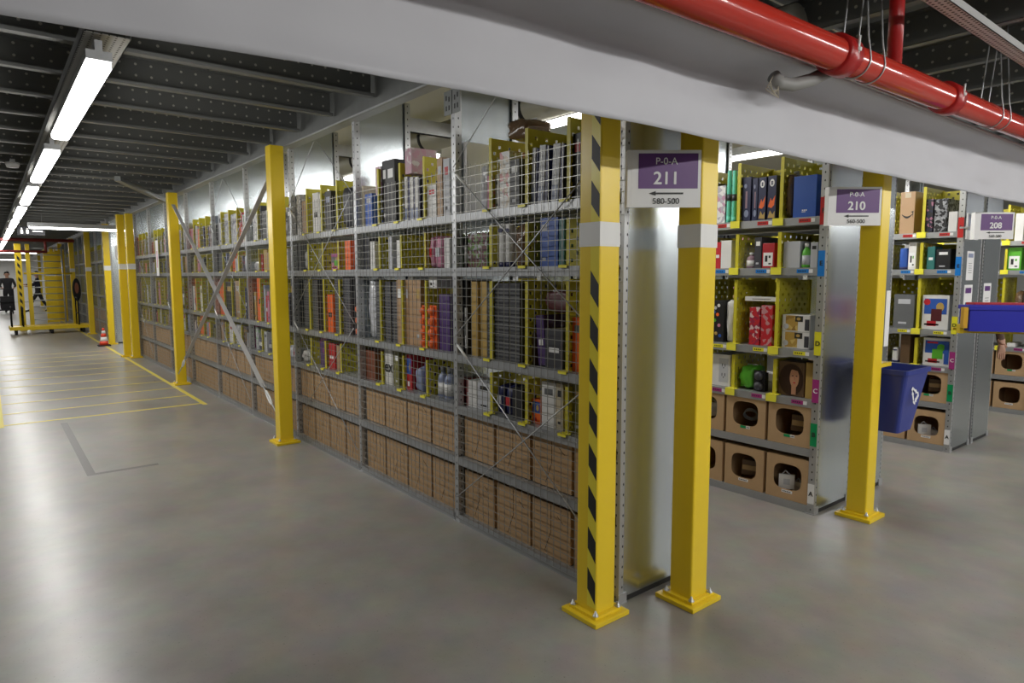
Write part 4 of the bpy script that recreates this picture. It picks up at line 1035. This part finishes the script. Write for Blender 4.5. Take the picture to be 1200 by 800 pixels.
for (rack,bayi,lv),L in sorted(occ.items()):
    L.sort(key=lambda t:-t[1])
    last=None
    for i,t in enumerate(L):
        x0,x1,h,kind,col,desc=t[:6]
        if last is not None and x1>last-.002: x1=last-.002
        if x1-x0<.016: continue
        last=x0
        w=x1-x0; rn=random.Random(int(x0*1000)+ord(lv))
        h=min(h,CEILH[lv])
        occ_d=0; d={'case':.40,'book':.17,'bag':.20,'pack':.16,'bottle':w,'tube':w,'blister':.10,'slab':.32}.get(kind,rn.uniform(.16,.30))
        y=RY[rack]+rn.uniform(0,.012)
        z=ZS[lv]+.001
        lean=0
        if kind=='slab' and 'lean' in desc: lean=.06
        if kind=='book' and 'lean' in desc: lean=-.10
        if lean: w=max(.02,w-h*abs(math.sin(lean))*.5); z+=w/2*abs(math.sin(lean))+.001
        xo=-15.42 if rack=='e' else 0
        sh=desc.replace(' carton',' carton')
        if rack=='a': lab='%s, %s from right, %s shelf, %s mesh bay'%(desc,ORD[min(i,19)],SHELF[lv],BAYN[bayi])
        elif rack=='e': lab='distant %s, %s from right, %s shelf, %s bay beyond cross aisle'%(desc,ORD[min(i,19)],SHELF[lv],ORD[bayi])
        else: lab='%s, %s from right, %s shelf, %s%s'%(desc,ORD[min(i,19)],SHELF[lv],RN[rack],'' if bayi==0 else ' second bay')
        words=lab.split()
        if len(words)>16: lab=lab.replace(' from right','').replace('rack ','')
        g='goods on the %s shelf of %s'%(SHELF[lv],('the %s mesh bay'%BAYN[bayi]) if rack=='a' else 'the distant rack beyond the cross aisle' if rack=='e' else 'the '+RN[rack])
        item(kind,col,w,d,h,lab,(xo+(x0+x1)/2-(h*math.sin(lean)*.5 if lean else 0),y,z),g,0,lean)
# things lying on top of others
def extra(kind,col,x,y,z,w,d,h,label,rz=0): return item(kind,col,w,d,h,label,(x,y,z),'loose goods laid on top of others',rz)
# goods lying on others, from the photograph
def zt(lv,h): return ZS[lv]+h
extra('bag','brown',-.90,.10,ZS['F']+.385,.20,.22,.115,'dark brown bag of clothes draped on top of goods, top shelf, nearest mesh bay')
extra('print','pink',-2.43,.05,ZS['F']+.225,.085,.20,.20,'pink patterned carton standing on a beige carton, top shelf, second mesh bay')
extra('print','pink',-1.99,.05,ZS['F']+.32,.09,.20,.17,'pink patterned carton standing on white cases, top shelf, second mesh bay')
extra('bag','red',-2.43,.06,ZS['C']+.001,.0001+.20,.16,.08,'flat red and white bag in front of brick carton, third shelf, second mesh bay') if False else None
extra('label','white',-1.70,.05,ZS['D']+.40,.10,.20,.075,'white carton lying across the tops, fourth shelf, second mesh bay')
extra('bag','maroon',-.52,.02+.05,ZS['D']+.285,.22,.10,.12,'dark red pouch in clear wrap hung over books, fourth shelf, nearest mesh bay')
extra('book','white',-.45,Y1+.05,ZS['D']+.305,.25,.2,.03,'white and blue flat pack lying over red cartons, fourth shelf, 210 rack')
# small goods inside the windowed bins
def inbin(x,y,z,kind,label,rot=.4):
    nm={'cable':'cable_coil','card':'white_packet','tin':'brown_packet'}[kind]; mb=MB()
    if kind=='cable':
        for q in range(3): mb.tube([(.055*math.cos(a_)*(1-.1*q),.0,.055*math.sin(a_)*(.6)+.05+q*.008) for a_ in [2*PI*k/14 for k in range(14)]],.004,cmat('grey'),6,closed=True)
    elif kind=='card':
        mb.box(-.05,.05,0,.02,0,.10,cmat('white')); mb.box(-.02,.02,-.001,0,.03,.07,cmat('silver')); mb.tube([(-.03,.01,.1),(-.01,.01,.125),(.02,.01,.1)],.004,cmat('silver'),6)
    else:
        mb.box(-.055,.055,0,.05,0,.035,cmat('brown')); mb.box(-.05,.05,.0,.05,.037,.072,cmat('tan')); mb.box(-.05,.05,.0,.05,.074,.11,cmat('brown'))
    o=mb.build(nm,None,(x,y,z),rot,.001); tag(o,label,'packet','small goods inside the windowed bins')
bx=lambda i:-.032-(i+.5)*.325+.003
for rackY,rn_ in ((Y1,'210 rack'),(Y3,'rack beside blue bin')):
    inbin(bx(0)-.03,rackY+.06,ZS['A']+.055,'card','white packet standing in the lowest bin next to the upright, '+rn_,.5)
    inbin(bx(0)+.03,rackY+.10,ZS['A']+.008,'card','white packet at back of the lowest bin next to the upright, '+rn_,-.3)
    inbin(bx(1),rackY+.08,ZS['A']+.075,'tin','brown packets in the second lowest bin from the upright, '+rn_,.2)
    inbin(bx(0)+.03,rackY+.08,ZS['B']+.085,'tin','brown packets in the upper bin next to the upright, '+rn_,.1)
    inbin(bx(1),rackY+.08,ZS['B']+.085,'cable','coiled grey cable in the second upper bin from the upright, '+rn_,.1)
    inbin(bx(2)+.02,rackY+.08,ZS['B']+.08,'card','white packet in the third upper bin from the upright, '+rn_,.6)
# ================================================================ SIGNS
RZS=math.atan2(.7816,.6238)
def aisle_sign(px,py,z,w,h,num,rng,label,foot):
    # px,py: left end of the board; it faces out at an angle toward the front aisle
    t=thing('aisle_sign',label,'sign',(px,py,z),RZS)
    b=MB(); b.box(0,w,0,.012,0,h,PAPER); b.build('board',t,bevel=.001)
    b=MB(); b.box(-.018,0,.0,.05,.0,h,PAPER); b.build('side_flange',t)
    b=MB(); b.box(w*.10,w*.955,-.0012,0,h*.33,h*.94,PURP); b.build('purple_panel',t)
    cx=w*.50
    lettering(t,'P-0-A',h*.17,cx,-.0025,h*.80,PAPER,.0)
    lettering(t,num,h*.31,cx,-.0025,h*.50,PAPER,.0016)
    lettering(t,rng,h*.145,cx,-.0025,h*.105,INK,.0)
    b=MB(); b.poly([(cx-.075,h*.245),(cx-.045,h*.285),(cx-.045,h*.26),(cx+.075,h*.26),(cx+.075,h*.23),(cx-.045,h*.23),(cx-.045,h*.205)],INK,y=-.002,t=.001); b.build('arrow',t)
    b=MB()
    for (x,y_) in foot: pass
    if num=='208': b.bar((.20,.045,h*.5),(.012,.225,h*.5),.015,.015,GALV); b.box(.18,.22,.012,.05,h*.42,h*.58,GALV)
    else: b.box(w*.62,w*.80,.012,foot[0][1],h*.3,h*.7,GALV)
    b.build('bracket',t)
    return t
aisle_sign(.052,-.016,1.843,.302,.245,'211','580-500','white and purple 211 sign on the yellow post beside the striped post',[(0,.05)])
aisle_sign(.076,1.746,1.843,.300,.228,'210','560-500','white and purple 210 sign on the yellow post in front of the aisle bin',[(0,.05)])
aisle_sign(.146,4.062,1.834,.300,.215,'208','560-500','white and purple 208 sign farthest right above the blue tote',[(0,.10)])
s=MB(); s.box(0,.012,-.30,-.02,1.845,2.06,PAPER); s.box(.012,.0135,-.285,-.035,1.92,2.05,mat('pale_blue_print',(.35,.38,.52),.4))
tag(s.build('edge_sign',None,(.02,4.52,0)),'pale sign seen edge on beside the 208 sign','sign')
# notices on the sheet steel ends
def notice(y,z,w,h,label,kind,x=.0016):
    t=thing('notice',label,'notice',(x,y,z))
    b=MB(); b.box(0,.0015,0,w,0,h,PAPER); b.build('sheet',t)
    b=MB(); b.box(.0015,.0022,w*.14,w*.86,h*.78,h*.92,PURP if kind!='blue' else cmat('bluegrey'))
    if kind=='dots':
        b.box(.0015,.0022,w*.2,w*.34,h*.46,h*.54,cmat('navy')); b.box(.0015,.0022,w*.2,w*.34,h*.26,h*.34,cmat('red')); b.box(.0015,.0022,w*.45,w*.8,h*.48,h*.52,cmat('grey')); b.box(.0015,.0022,w*.45,w*.8,h*.28,h*.32,cmat('grey'))
    else:
        for q in range(5): b.box(.0015,.0022,w*.25,w*.75,h*(.25+q*.08),h*(.265+q*.08),cmat('grey'))
    b.build('printed_text',t)
notice(4.36,1.50,.17,.25,'small white notice with blue heading, upper one on the rack end behind the 208 sign','blue')
notice(4.34,1.13,.20,.33,'white notice with purple heading and two coloured squares, on the left steel panel','dots')
notice(4.84,1.15,.20,.32,'white notice with purple heading and grey text, on the right steel panel','text')
notice(.10,1.93,.28,.30,'distant white sign with purple heading on the steel end beyond the cross aisle','text',-15.40)
n_=MB(); n_.box(0,.0015,-.02,.04,1.10,1.45,PAPER); tag(n_.build('card_strip',None,(.255,2.16,0)),'thin white card strip behind the edge of the 210 sign post','notice')
# tall white notice hanging on the mesh of a far bay
n_=MB(); n_.box(-.10,.10,-.002,0,1.55,2.12,PAPER); n_.box(-.03,.03,-.003,-.002,1.68,1.95,cmat('pink')); tag(n_.build('hanging_notice',None,(-10.05,-.03,0)),'tall narrow white notice with red print hanging on distant mesh','notice')
# ================================================================ RECYCLING BIN
bt=thing('recycling_bin','blue plastic recycling bin hung behind the yellow post with 210 sign','bin',(.215,2.40,.53),0)
def binshell():
    z0,z1=0,.42; bw,bd=.095,.115; tw,td=.155,.185; t=.004; mb=MB()
    def ring(w,d,z,r=.025):
        pts=[]
        for (cx,cy,a0) in ((w-r,d-r,0),(-w+r,d-r,90),(-w+r,-d+r,180),(w-r,-d+r,270)):
            for k in range(4): an=math.radians(a0+30*k); pts.append((cx+r*math.cos(an),cy+r*math.sin(an),z))
        return pts
    rings=[ring(bw,bd,0),ring(tw,td,z1-.03),ring(tw+.012,td+.012,z1-.03),ring(tw+.012,td+.012,z1),ring(tw-t,td-t,z1),ring(bw-t,bd-t,t)]
    vs=sum(rings,[]); n=16; fs=[]
    for i in range(len(rings)-1):
        for k in range(n): fs.append((i*n+k,i*n+(k+1)%n,(i+1)*n+(k+1)%n,(i+1)*n+k))
    fs.append(tuple(range(n-1,-1,-1))); fs.append(tuple((len(rings)-1)*n+k for k in range(n))); mb.add(vs,fs,BLUE,False)
    return mb
binshell().build('bin_shell',bt)
sy=MB()
for q in range(3):
    an=2*PI*q/3+PI/2
    def rp(x,z,a_=an): return (x*math.cos(a_)-z*math.sin(a_), x*math.sin(a_)+z*math.cos(a_))
    sy.poly([rp(-.026,.018),rp(.006,.018),rp(.006,.031),rp(-.020,.031)],PAPER)
    sy.poly([rp(.006,.011),rp(.024,.0245),rp(.006,.038)],PAPER)
    sy.poly([rp(-.030,.016),rp(-.036,.006),rp(-.047,.012),rp(-.036,.031),rp(-.024,.031)],PAPER)
o=sy.build('recycling_symbol',bt,(.1535,-.03,.25),PI/2); o.rotation_euler=(-.142,0,PI/2); o.scale=(1.25,1,1.25)
b=MB(); b.box(.185,.245,2.142,2.30,.965,.99,YEL); b.box(.185,.245,2.142,2.15,.90,1.03,YEL); tag(b.build('bin_arm'),'yellow steel arm holding the blue recycling bin','bracket')
# ================================================================ TOTES ON A CART
TZ=RZS-.30
R4=Matrix.Translation((.510,2.781,1.178))@Matrix.Rotation(TZ,4,'Z')
def tote(name,m,w,d,h,label,mx):
    mb=MB(); r=.0
    t=.004; mb.box(.012,w-.012,.012,d-.012,0,.006,m)
    mb.box(.008,w-.008,.006,.012,0,h,m); mb.box(.008,w-.008,d-.012,d-.006,0,h,m); mb.box(.008,.014,.012,d-.012,0,h,m); mb.box(w-.014,w-.008,.012,d-.012,0,h,m)
    mb.box(0,w,-.004,.006,h-.028,h,m); mb.box(0,w,d-.006,d+.004,h-.028,h,m); mb.box(0,.008,.006,d-.006,h-.028,h,m); mb.box(w-.008,w,.006,d-.006,h-.028,h,m)
    o=mb.build(name,None,bevel=.003); o.matrix_world=mx; return tag(o,label,'tote')
tote('tote',BLUET,.60,.20,.168,'bright blue plastic tote on the cart at the right edge',R4)
tote('tote',mat('red_plastic',(.45,.02,.04),.4),.50,.16,.180,'red plastic tote just behind the bright blue tote',R4@Matrix.Translation((.10,.215,-.002)))
ct=thing('picking_cart','yellow picking cart carrying the blue and red totes, mostly off the right edge','cart'); ct.matrix_world=Matrix.Translation((.510,2.781,0))@Matrix.Rotation(TZ,4,'Z')
b=MB(); b.box(.06,.95,.09,.12,1.160,1.177,YEL); b.box(.02,.95,.34,.37,1.160,1.177,YEL); b.box(.90,.95,.05,.35,1.160,1.177,YEL); b.box(.06,.09,.12,.34,1.160,1.177,YEL); b.build('shelf_frame',ct)
b=MB(); b.box(.74,1.4,.02,.38,.25,.27,YEL); b.build('lower_shelf',ct)
b=MB(); b.box(-.030,-.006,-.012,.05,1.20,1.335,mat('amber_plastic',(.72,.40,.03),.4)); b.box(-.030,.07,.09,.11,1.160,1.176,YEL); b.box(-.030,-.006,.05,.11,1.16,1.22,YEL); b.build('end_stop',ct)
for (x,y) in ((.92,.045),(.92,.355)):
    b=MB(); b.box(x-.018,x+.018,y-.018,y+.018,.12,1.160,YEL); b.build('upright_tube',ct)
for (x,y) in ((.80,.05),(.80,.35),(1.34,.05),(1.34,.35)):
    b=MB(); b.tube([(x-.015,y,.06),(x+.015,y,.06)],.06,RUB,18); b.box(x-.02,x+.02,y-.01,y+.01,.10,.25,GALV); b.build('caster',ct)
# ================================================================ FAR END OF THE AISLE
cx_=-19.95
ct=thing('flat_cart','long low yellow flat cart with black end frames standing across the far aisle','cart',(cx_,-.92,0))
b=MB(); b.box(-.35,.35,-.90,.88,.16,.20,YEL); b.box(.33,.37,-.92,.90,.12,.21,YEL); b.box(-.37,-.33,-.92,.90,.12,.21,YEL); b.build('deck',ct)
for (x,y) in ((.28,-.78),(.28,.0),(.28,.72),(-.28,-.78),(-.28,0),(-.28,.72)):
    b=MB(); b.tube([(x,y-.03,.08),(x,y+.03,.08)],.08,RUB,16); b.box(x-.03,x+.03,y-.012,y+.012,.06,.16,GALV); b.build('caster',ct)
def handle(y,h,nm='end_frame'):
    b=MB(); b.tube([(.30,y,.20),(.30,y,h-.05),(.27,y,h),(-.27,y,h),(-.30,y,h-.05),(-.30,y,.20)],.018,DARK,8); b.tube([(.30,y,h*.55),(-.30,y,h*.55)],.014,DARK,8); b.build(nm,ct)
handle(-.86,.72); handle(-.62,.72); handle(.62,.95)
# the cage: a tall grille between yellow posts
cg=thing('guard_cage','tall yellow guard cage with horizontal grey bars and a striped post','cage',(-21.2,-1.40,0))
for (y,w_) in ((-.10,.15),(.12,.10)):
    b=MB(); b.box(-w_/2,w_/2,y-w_/2,y+w_/2,0,2.45,YEL); b.build('column',cg)
b=MB(); z=.15
while z<2.1: b.poly([(.075-.07+.005,z+.08),(.07,z),(.07,z+.10),(.01,z+.18)],BLACK,y=0,t=.002); z+=.2
o=b.build('warning_stripes',cg,(.077,-.10,0),PI/2); o.location=(.077,-.14,0)
for k in range(12):
    b=MB(); b.tube([(0,.17,.30+k*.185),(0,.90,.30+k*.185)],.014,GALV,8); b.build('bar',cg)
b=MB(); b.tube([(0,.92,.12),(0,.92,2.4)],.022,GALV,8); b.build('end_pole',cg)
b=MB(); b.tube([(0,.0,1.62),(.0,1.15,1.62)],.025,YEL,8); b.build('top_rail',cg)
b=MB(); b.box(-.6,.0,.12,.92,.0,.02,GALVD); b.build('threshold',cg)
for i,(x,y0,y1,z0,z1,lab) in enumerate(((-24.6,-.70,-.42,.02,2.35,'broad flat yellow screen behind the barred cage, left one'),(-25.2,-.36,-.14,.02,2.40,'broad flat yellow screen behind the barred cage, right one'))):
    b=MB(); b.box(x-.03,x+.03,y0,y1,z0,z1,YELP2 if False else YEL); b.box(x-.04,x+.04,y0-.03,y0,0,z1+.05,YEL); b.box(x-.04,x+.04,y1,y1+.03,0,z1+.05,YEL); b.box(x+.03,x+.032,y0,y1,1.55,1.66,WHITE)
    tag(b.build('yellow_screen'),lab,'panel')
# black case hung on the distant rack end
b=MB(); pts=oval(0,0,.10,.33,24); b.poly([(x*1.0,z) for x,z in pts],DARK,y=-.1,t=.14)
o=b.build('wall_case',None,(-20.9,-.20,1.15),PI/2); tag(o,'black oval case with reddish front hanging by the distant rack','case')
c_=MB(); c_.poly(oval(0,.05,.05,.16,16),cmat('brick'),y=-.102,t=.003); c_.build('case_front',o)
c_=MB(); c_.box(-.02,.02,-.02,.0,-1.15,-.3,YEL); c_.build('case_stand',o)
# cone
t=thing('traffic_cone','small orange and white traffic cone at the foot of the distant striped post','cone',(-15.0,-.28,0))
b=MB(); b.box(-.12,.12,-.12,.12,0,.025,RUB); b.build('cone_base',t)
b=MB(); ORG=mat('cone_orange',(.75,.06,.02),.4)
for (r0,z0,r1,z1,m_) in ((.09,.025,.075,.11,ORG),(.075,.11,.058,.2,WHITE),(.058,.2,.042,.28,ORG),(.042,.28,.032,.34,WHITE),(.032,.34,.022,.40,ORG)): b.lathe([(r0,z0),(r1,z1)],m_,18)
b.build('cone_body',t)
# hanging black direction sign
t=thing('direction_sign','black hanging sign with two white figures and an arrow, under the lamp row','sign',(-14,-1.49,2.34))
b=MB(); b.box(-.02,.02,-.22,.22,0,.165,DARK); b.build('board',t)
b=MB()
for y in (-.15,-.06):
    b.tube([(.022,y,.125),(.026,y,.125)],.014,WHITE,10); b.box(.021,.024,y-.02,y+.02,.03,.105,WHITE)
b.build('figures',t); b=MB(); b.box(.021,.024,.02,.18,.07,.09,WHITE); b.build('arrow',t)
b=MB(); b.tube([(0,-.18,.165),(0,-.18,.42)],.003,GALV,6); b.tube([(0,.18,.165),(0,.18,.42)],.003,GALV,6); b.build('hangers',t)
# far red pipes
b=MB(); b.tube([(-19,-11.5,2.47),(-19,-.35,2.47)],.045,mat('dull_red',(.22,.03,.03),.4),12); b.tube([(-19,-.98,2.47),(-19,-.98,2.18)],.03,mat('dull_red',(.22,.03,.03)),10); b.tube([(-19,-8,2.17),(-19,-.95,2.17)],.035,mat('dull_red',(.22,.03,.03)),12)
tag(b.build('red_pipework'),'dull red pipework crossing the far aisle under the ceiling','pipe')
b=MB(); b.tube([(-13.0,1.05,2.80),(.2,1.05,2.80)],.11,mat('duct_grey',(.33,.32,.27),.45,metal=.3),24)
for x in (-1.9,-3.35,-4.8,-6.2): b.tube([(x-.02,1.05,2.80),(x+.02,1.05,2.80)],.116,DARK,24)
tag(b.build('round_duct'),'round beige duct running above the pick aisle behind the mesh rack','duct')
for i,x in enumerate((-1.362,-2.724,-4.086)):
    b=MB(); b.box(x-.02,x+.02,D,Y1,2.69,2.80,GALV); b.box(x-.02,x+.04,D,Y1,2.69,2.693,GALV); tag(b.build('tie_beam'),'galvanized beam tying the racks together above the aisle, %s from the end'%ORD[i],'beam')
# ceiling sensor
b=MB(); b.lathe([(.05,0),(.06,.03),(.06,.05)],PAPER,16); o=b.build('ceiling_sensor',None,(-6.6,-1.95,2.66)); b=MB(); b.box(-.18,.10,-.02,.02,.05,.075,GALV); b.build('sensor_bracket',o); tag(o,'small white sensor on a bracket under the left ceiling','sensor')
# slim sign at the very left edge
b=MB(); b.box(-.01,.01,-.10,.0,1.76,2.36,PAPER); b.box(.0105,.012,-.10,.0,1.76,1.95,cmat('red')); b.tube([(0,-.05,2.36),(0,-.05,2.78)],.004,GALV,6)
tag(b.build('edge_banner',None,(-1.55,-2.205,0)),'thin white and red hanging sign cut off by the left frame edge','sign')
# ================================================================ PEOPLE
def person(label,loc,rz,J,cloth_top,cloth_leg,hatmat=None,hair=True,h=1.72):
    """J: joint name -> position (m) with the figure standing at the origin and facing +X"""
    root=thing('person',label,'person',loc,rz)
    vs=[];ed=[];rad=[];idx={}
    def V(n,p,r): idx[n]=len(vs); vs.append(p); rad.append(r)
    for n,(p,r) in J.items(): V(n,p,r)
    E_=[('pelvis','waist'),('waist','chest'),('chest','neckb'),('neckb','neck'),('neck','head'),('head','crown')]
    for s_ in 'LR':
        E_+=[('chest','sh'+s_),('sh'+s_,'el'+s_),('el'+s_,'wr'+s_),('wr'+s_,'pa'+s_),('pelvis','hi'+s_),('hi'+s_,'kn'+s_),('kn'+s_,'an'+s_),('an'+s_,'to'+s_)]
        el=Vector(J['el'+s_][0]); wr=Vector(J['wr'+s_][0]); pa=Vector(J['pa'+s_][0]); d=(pa-wr).normalized()
        side=d.cross(Vector((0,0,1))); side=side.normalized() if side.length>.1 else Vector((1,0,0)); nrm=d.cross(side)
        for q,(o_,L_) in enumerate(((-.027,.068),(-.009,.078),(.009,.074),(.027,.058))):
            b1=pa+side*o_+d*.012; b2=b1+d*L_*.55; b3=b2+d*L_*.4+nrm*.012
            V('f%s%da'%(s_,q),tuple(b1),.010); V('f%s%db'%(s_,q),tuple(b2),.008); V('f%s%dc'%(s_,q),tuple(b3),.007)
            E_+=[('pa'+s_,'f%s%da'%(s_,q)),('f%s%da'%(s_,q),'f%s%db'%(s_,q)),('f%s%db'%(s_,q),'f%s%dc'%(s_,q))]
        b1=wr+(pa-wr)*.35+side*-.034; b2=b1+d*.03+side*-.018; V('t%sa'%s_,tuple(b1),.011); V('t%sb'%s_,tuple(b2),.009); E_+=[('wr'+s_,'t%sa'%s_),('t%sa'%s_,'t%sb'%s_)]
    me=bpy.data.meshes.new('body'); me.from_pydata(vs,[(idx[a],idx[b]) for a,b in E_],[]); me.update()
    o=bpy.data.objects.new('body',me); COL.objects.link(o)
    sk=o.modifiers.new('skin','SKIN'); sk.use_smooth_shade=True
    lay=me.skin_vertices[0] if me.skin_vertices else None
    if lay is None:
        bm=bmesh.new(); bm.from_mesh(me); bm.verts.layers.skin.verify(); bm.to_mesh(me); bm.free(); lay=me.skin_vertices[0]
    for i,r in enumerate(rad):
        lay.data[i].radius=(r,r) if not isinstance(r,tuple) else r
        lay.data[i].use_root=(i==idx['pelvis'])
    sb=o.modifiers.new('sub','SUBSURF'); sb.levels=2; sb.render_levels=2
    bpy.context.view_layer.update(); dg=bpy.context.evaluated_depsgraph_get()
    nm=bpy.data.meshes.new_from_object(o.evaluated_get(dg)); bpy.data.objects.remove(o)
    mats=[SKIN,cloth_top,cloth_leg,RUB]
    for m_ in mats: nm.materials.append(m_)
    import itertools
    segs=[(Vector(vs[idx[a]]),Vector(vs[idx[b]]),a,b) for a,b in E_]
    def zone(p):
        best=None
        for a,b,na,nb in segs:
            ab=b-a; t=max(0,min(1,(p-a).dot(ab)/max(1e-9,ab.length_squared))); dd=(p-(a+ab*t)).length
            if best is None or dd<best[0]: best=(dd,na,nb,t)
        _,na,nb,t=best
        if na in('neck','head') : return 0
        if na=='neckb': return 0
        if na[:2] in('wr','pa') or na[0] in('f','t'): return 0
        if na[:2]=='el' : return 1 if t<.93 else 0
        if na[:2] in('an',): return 3
        if na[:2] in('hi','kn') or (na=='pelvis' and nb[:2]=='hi'): return 2
        return 1
    for p in nm.polygons: p.material_index=zone(p.center); p.use_smooth=True
    b=link('body',nm,root)
    hd=Vector(J['head'][0]); 
    m_=hatmat or mat('dark_hair',(.02,.013,.01),.6)
    hb=bmesh.new(); bmesh.ops.create_uvsphere(hb,u_segments=16,v_segments=10,radius=1)
    bmesh.ops.delete(hb,geom=[v for v in hb.verts if v.co.z<-.15 and v.co.x>-.2 or v.co.z<-.55 or (v.co.x>.62 and v.co.z<.35)],context='VERTS')
    for v in hb.verts: v.co=Vector((hd.x-.008+v.co.x*.108,hd.y+v.co.y*.092,hd.z+.045+v.co.z*.115))
    hm_=bpy.data.meshes.new('hair'); hb.to_mesh(hm_); hb.free(); hm_.materials.append(m_)
    for p in hm_.polygons: p.use_smooth=True
    link('cap' if hatmat else 'hair',hm_,root)
    f_=MB()
    for yy in (-.032,.032): f_.lathe([(.009,-.006),(.012,0),(.009,.006)],DARK,8,Matrix.Translation((hd.x+.088,hd.y+yy,hd.z+.02)))
    f_.tube([(hd.x+.085,hd.y,hd.z+.015),(hd.x+.108,hd.y,hd.z-.02)],[.008,.014],SKIN,8); f_.box(hd.x+.086,hd.x+.094,hd.y-.024,hd.y+.024,hd.z-.058,hd.z-.050,mat('lips',(.3,.1,.09),.5)); f_.build('face',root)
    e_=MB()
    for sg in (-1,1): e_.lathe([(.010,-.028),(.018,0),(.014,.028)],SKIN,8,Matrix.Translation((hd.x,hd.y+sg*.086,hd.z+.01)))
    e_.build('ears',root)
    return root
def stand(lf=0,rf=0,armL=None,armR=None):
    """lf, rf: forward offset of the left and right foot"""
    J={'pelvis':((0,0,.96),.135),'waist':((0,0,1.10),.125),'chest':((.0,0,1.32),.150),'neckb':((0,0,1.47),.062),'neck':((.012,0,1.52),.052),'head':((.025,0,1.60),.088),'crown':((.015,0,1.675),.075)}
    for s_,sg,ff in (('L',1,lf),('R',-1,rf)):
        J['hi'+s_]=((0,sg*.095,.88),.098); kx=ff*.5+.05*abs(ff)*2; J['kn'+s_]=((kx,sg*.10,.50),.064); J['an'+s_]=((ff-.02,sg*.105,.085),.043); J['to'+s_]=((ff+.16,sg*.12,.038),.036)
        J['sh'+s_]=((0,sg*.185,1.40),.066)
        arm=(armL if s_=='L' else armR) or ((-.02,sg*.25,1.12),(.05,sg*.26,.88),(.07,sg*.26,.79))
        J['el'+s_]=(arm[0],.046); J['wr'+s_]=(arm[1],.030); J['pa'+s_]=(arm[2],(.034))
    return J
BLK=mat('black_cloth',(.012,.012,.015),.85); NAV=mat('dark_navy_cloth',(.012,.014,.03),.85)
person('person in black standing behind a black cart at the far left',(-33,-1.55,0),0,stand(.05,-.05,((.12,.26,1.15),(.38,.20,1.05),(.46,.19,1.04)),((.12,-.26,1.15),(.38,-.20,1.05),(.46,-.19,1.04))),BLK,BLK)
person('person in dark clothes and cap striding with one arm out, seen through the cage bars',(-33,-.52,0),-PI/2,stand(.36,-.36,((.15,.22,1.20),(.42,.18,1.18),(.50,.17,1.18)),((.10,-.24,1.15),(.34,-.2,1.10),(.42,-.19,1.10))),NAV,BLK,hatmat=DARK)
person('person mostly hidden behind the 208 rack end, hand showing below blue tote',(-.33,5.50,0),-PI/2,stand(.03,-.03,((.0,.27,1.13),(.02,.325,.90),(.03,.335,.80)),None),mat('brown_cloth',(.10,.055,.04),.8),NAV)
# the first person's cart
t=thing('hand_cart','black tubular hand cart pushed by the person at the far left','cart',(-32.1,-1.75,0))
for x in (-.3,.3):
    b=MB(); b.tube([(x,-.55,.16),(x,-.55,1.02),(x,.35,1.02),(x,.35,.16)],.02,DARK,8); b.tube([(x,-.55,.5),(x,.35,.5)],.018,DARK,8); b.build('side_frame',t)
b=MB(); b.box(-.32,.32,-.57,.37,.14,.18,DARK); b.box(-.25,.25,-.1,.33,.18,.72,DARK); b.build('load_deck',t)
for (x,y) in ((-.26,-.5),(.26,-.5),(-.26,.3),(.26,.3)):
    b=MB(); b.tube([(x,y-.02,.07),(x,y+.02,.07)],.07,RUB,14); b.build('caster',t)
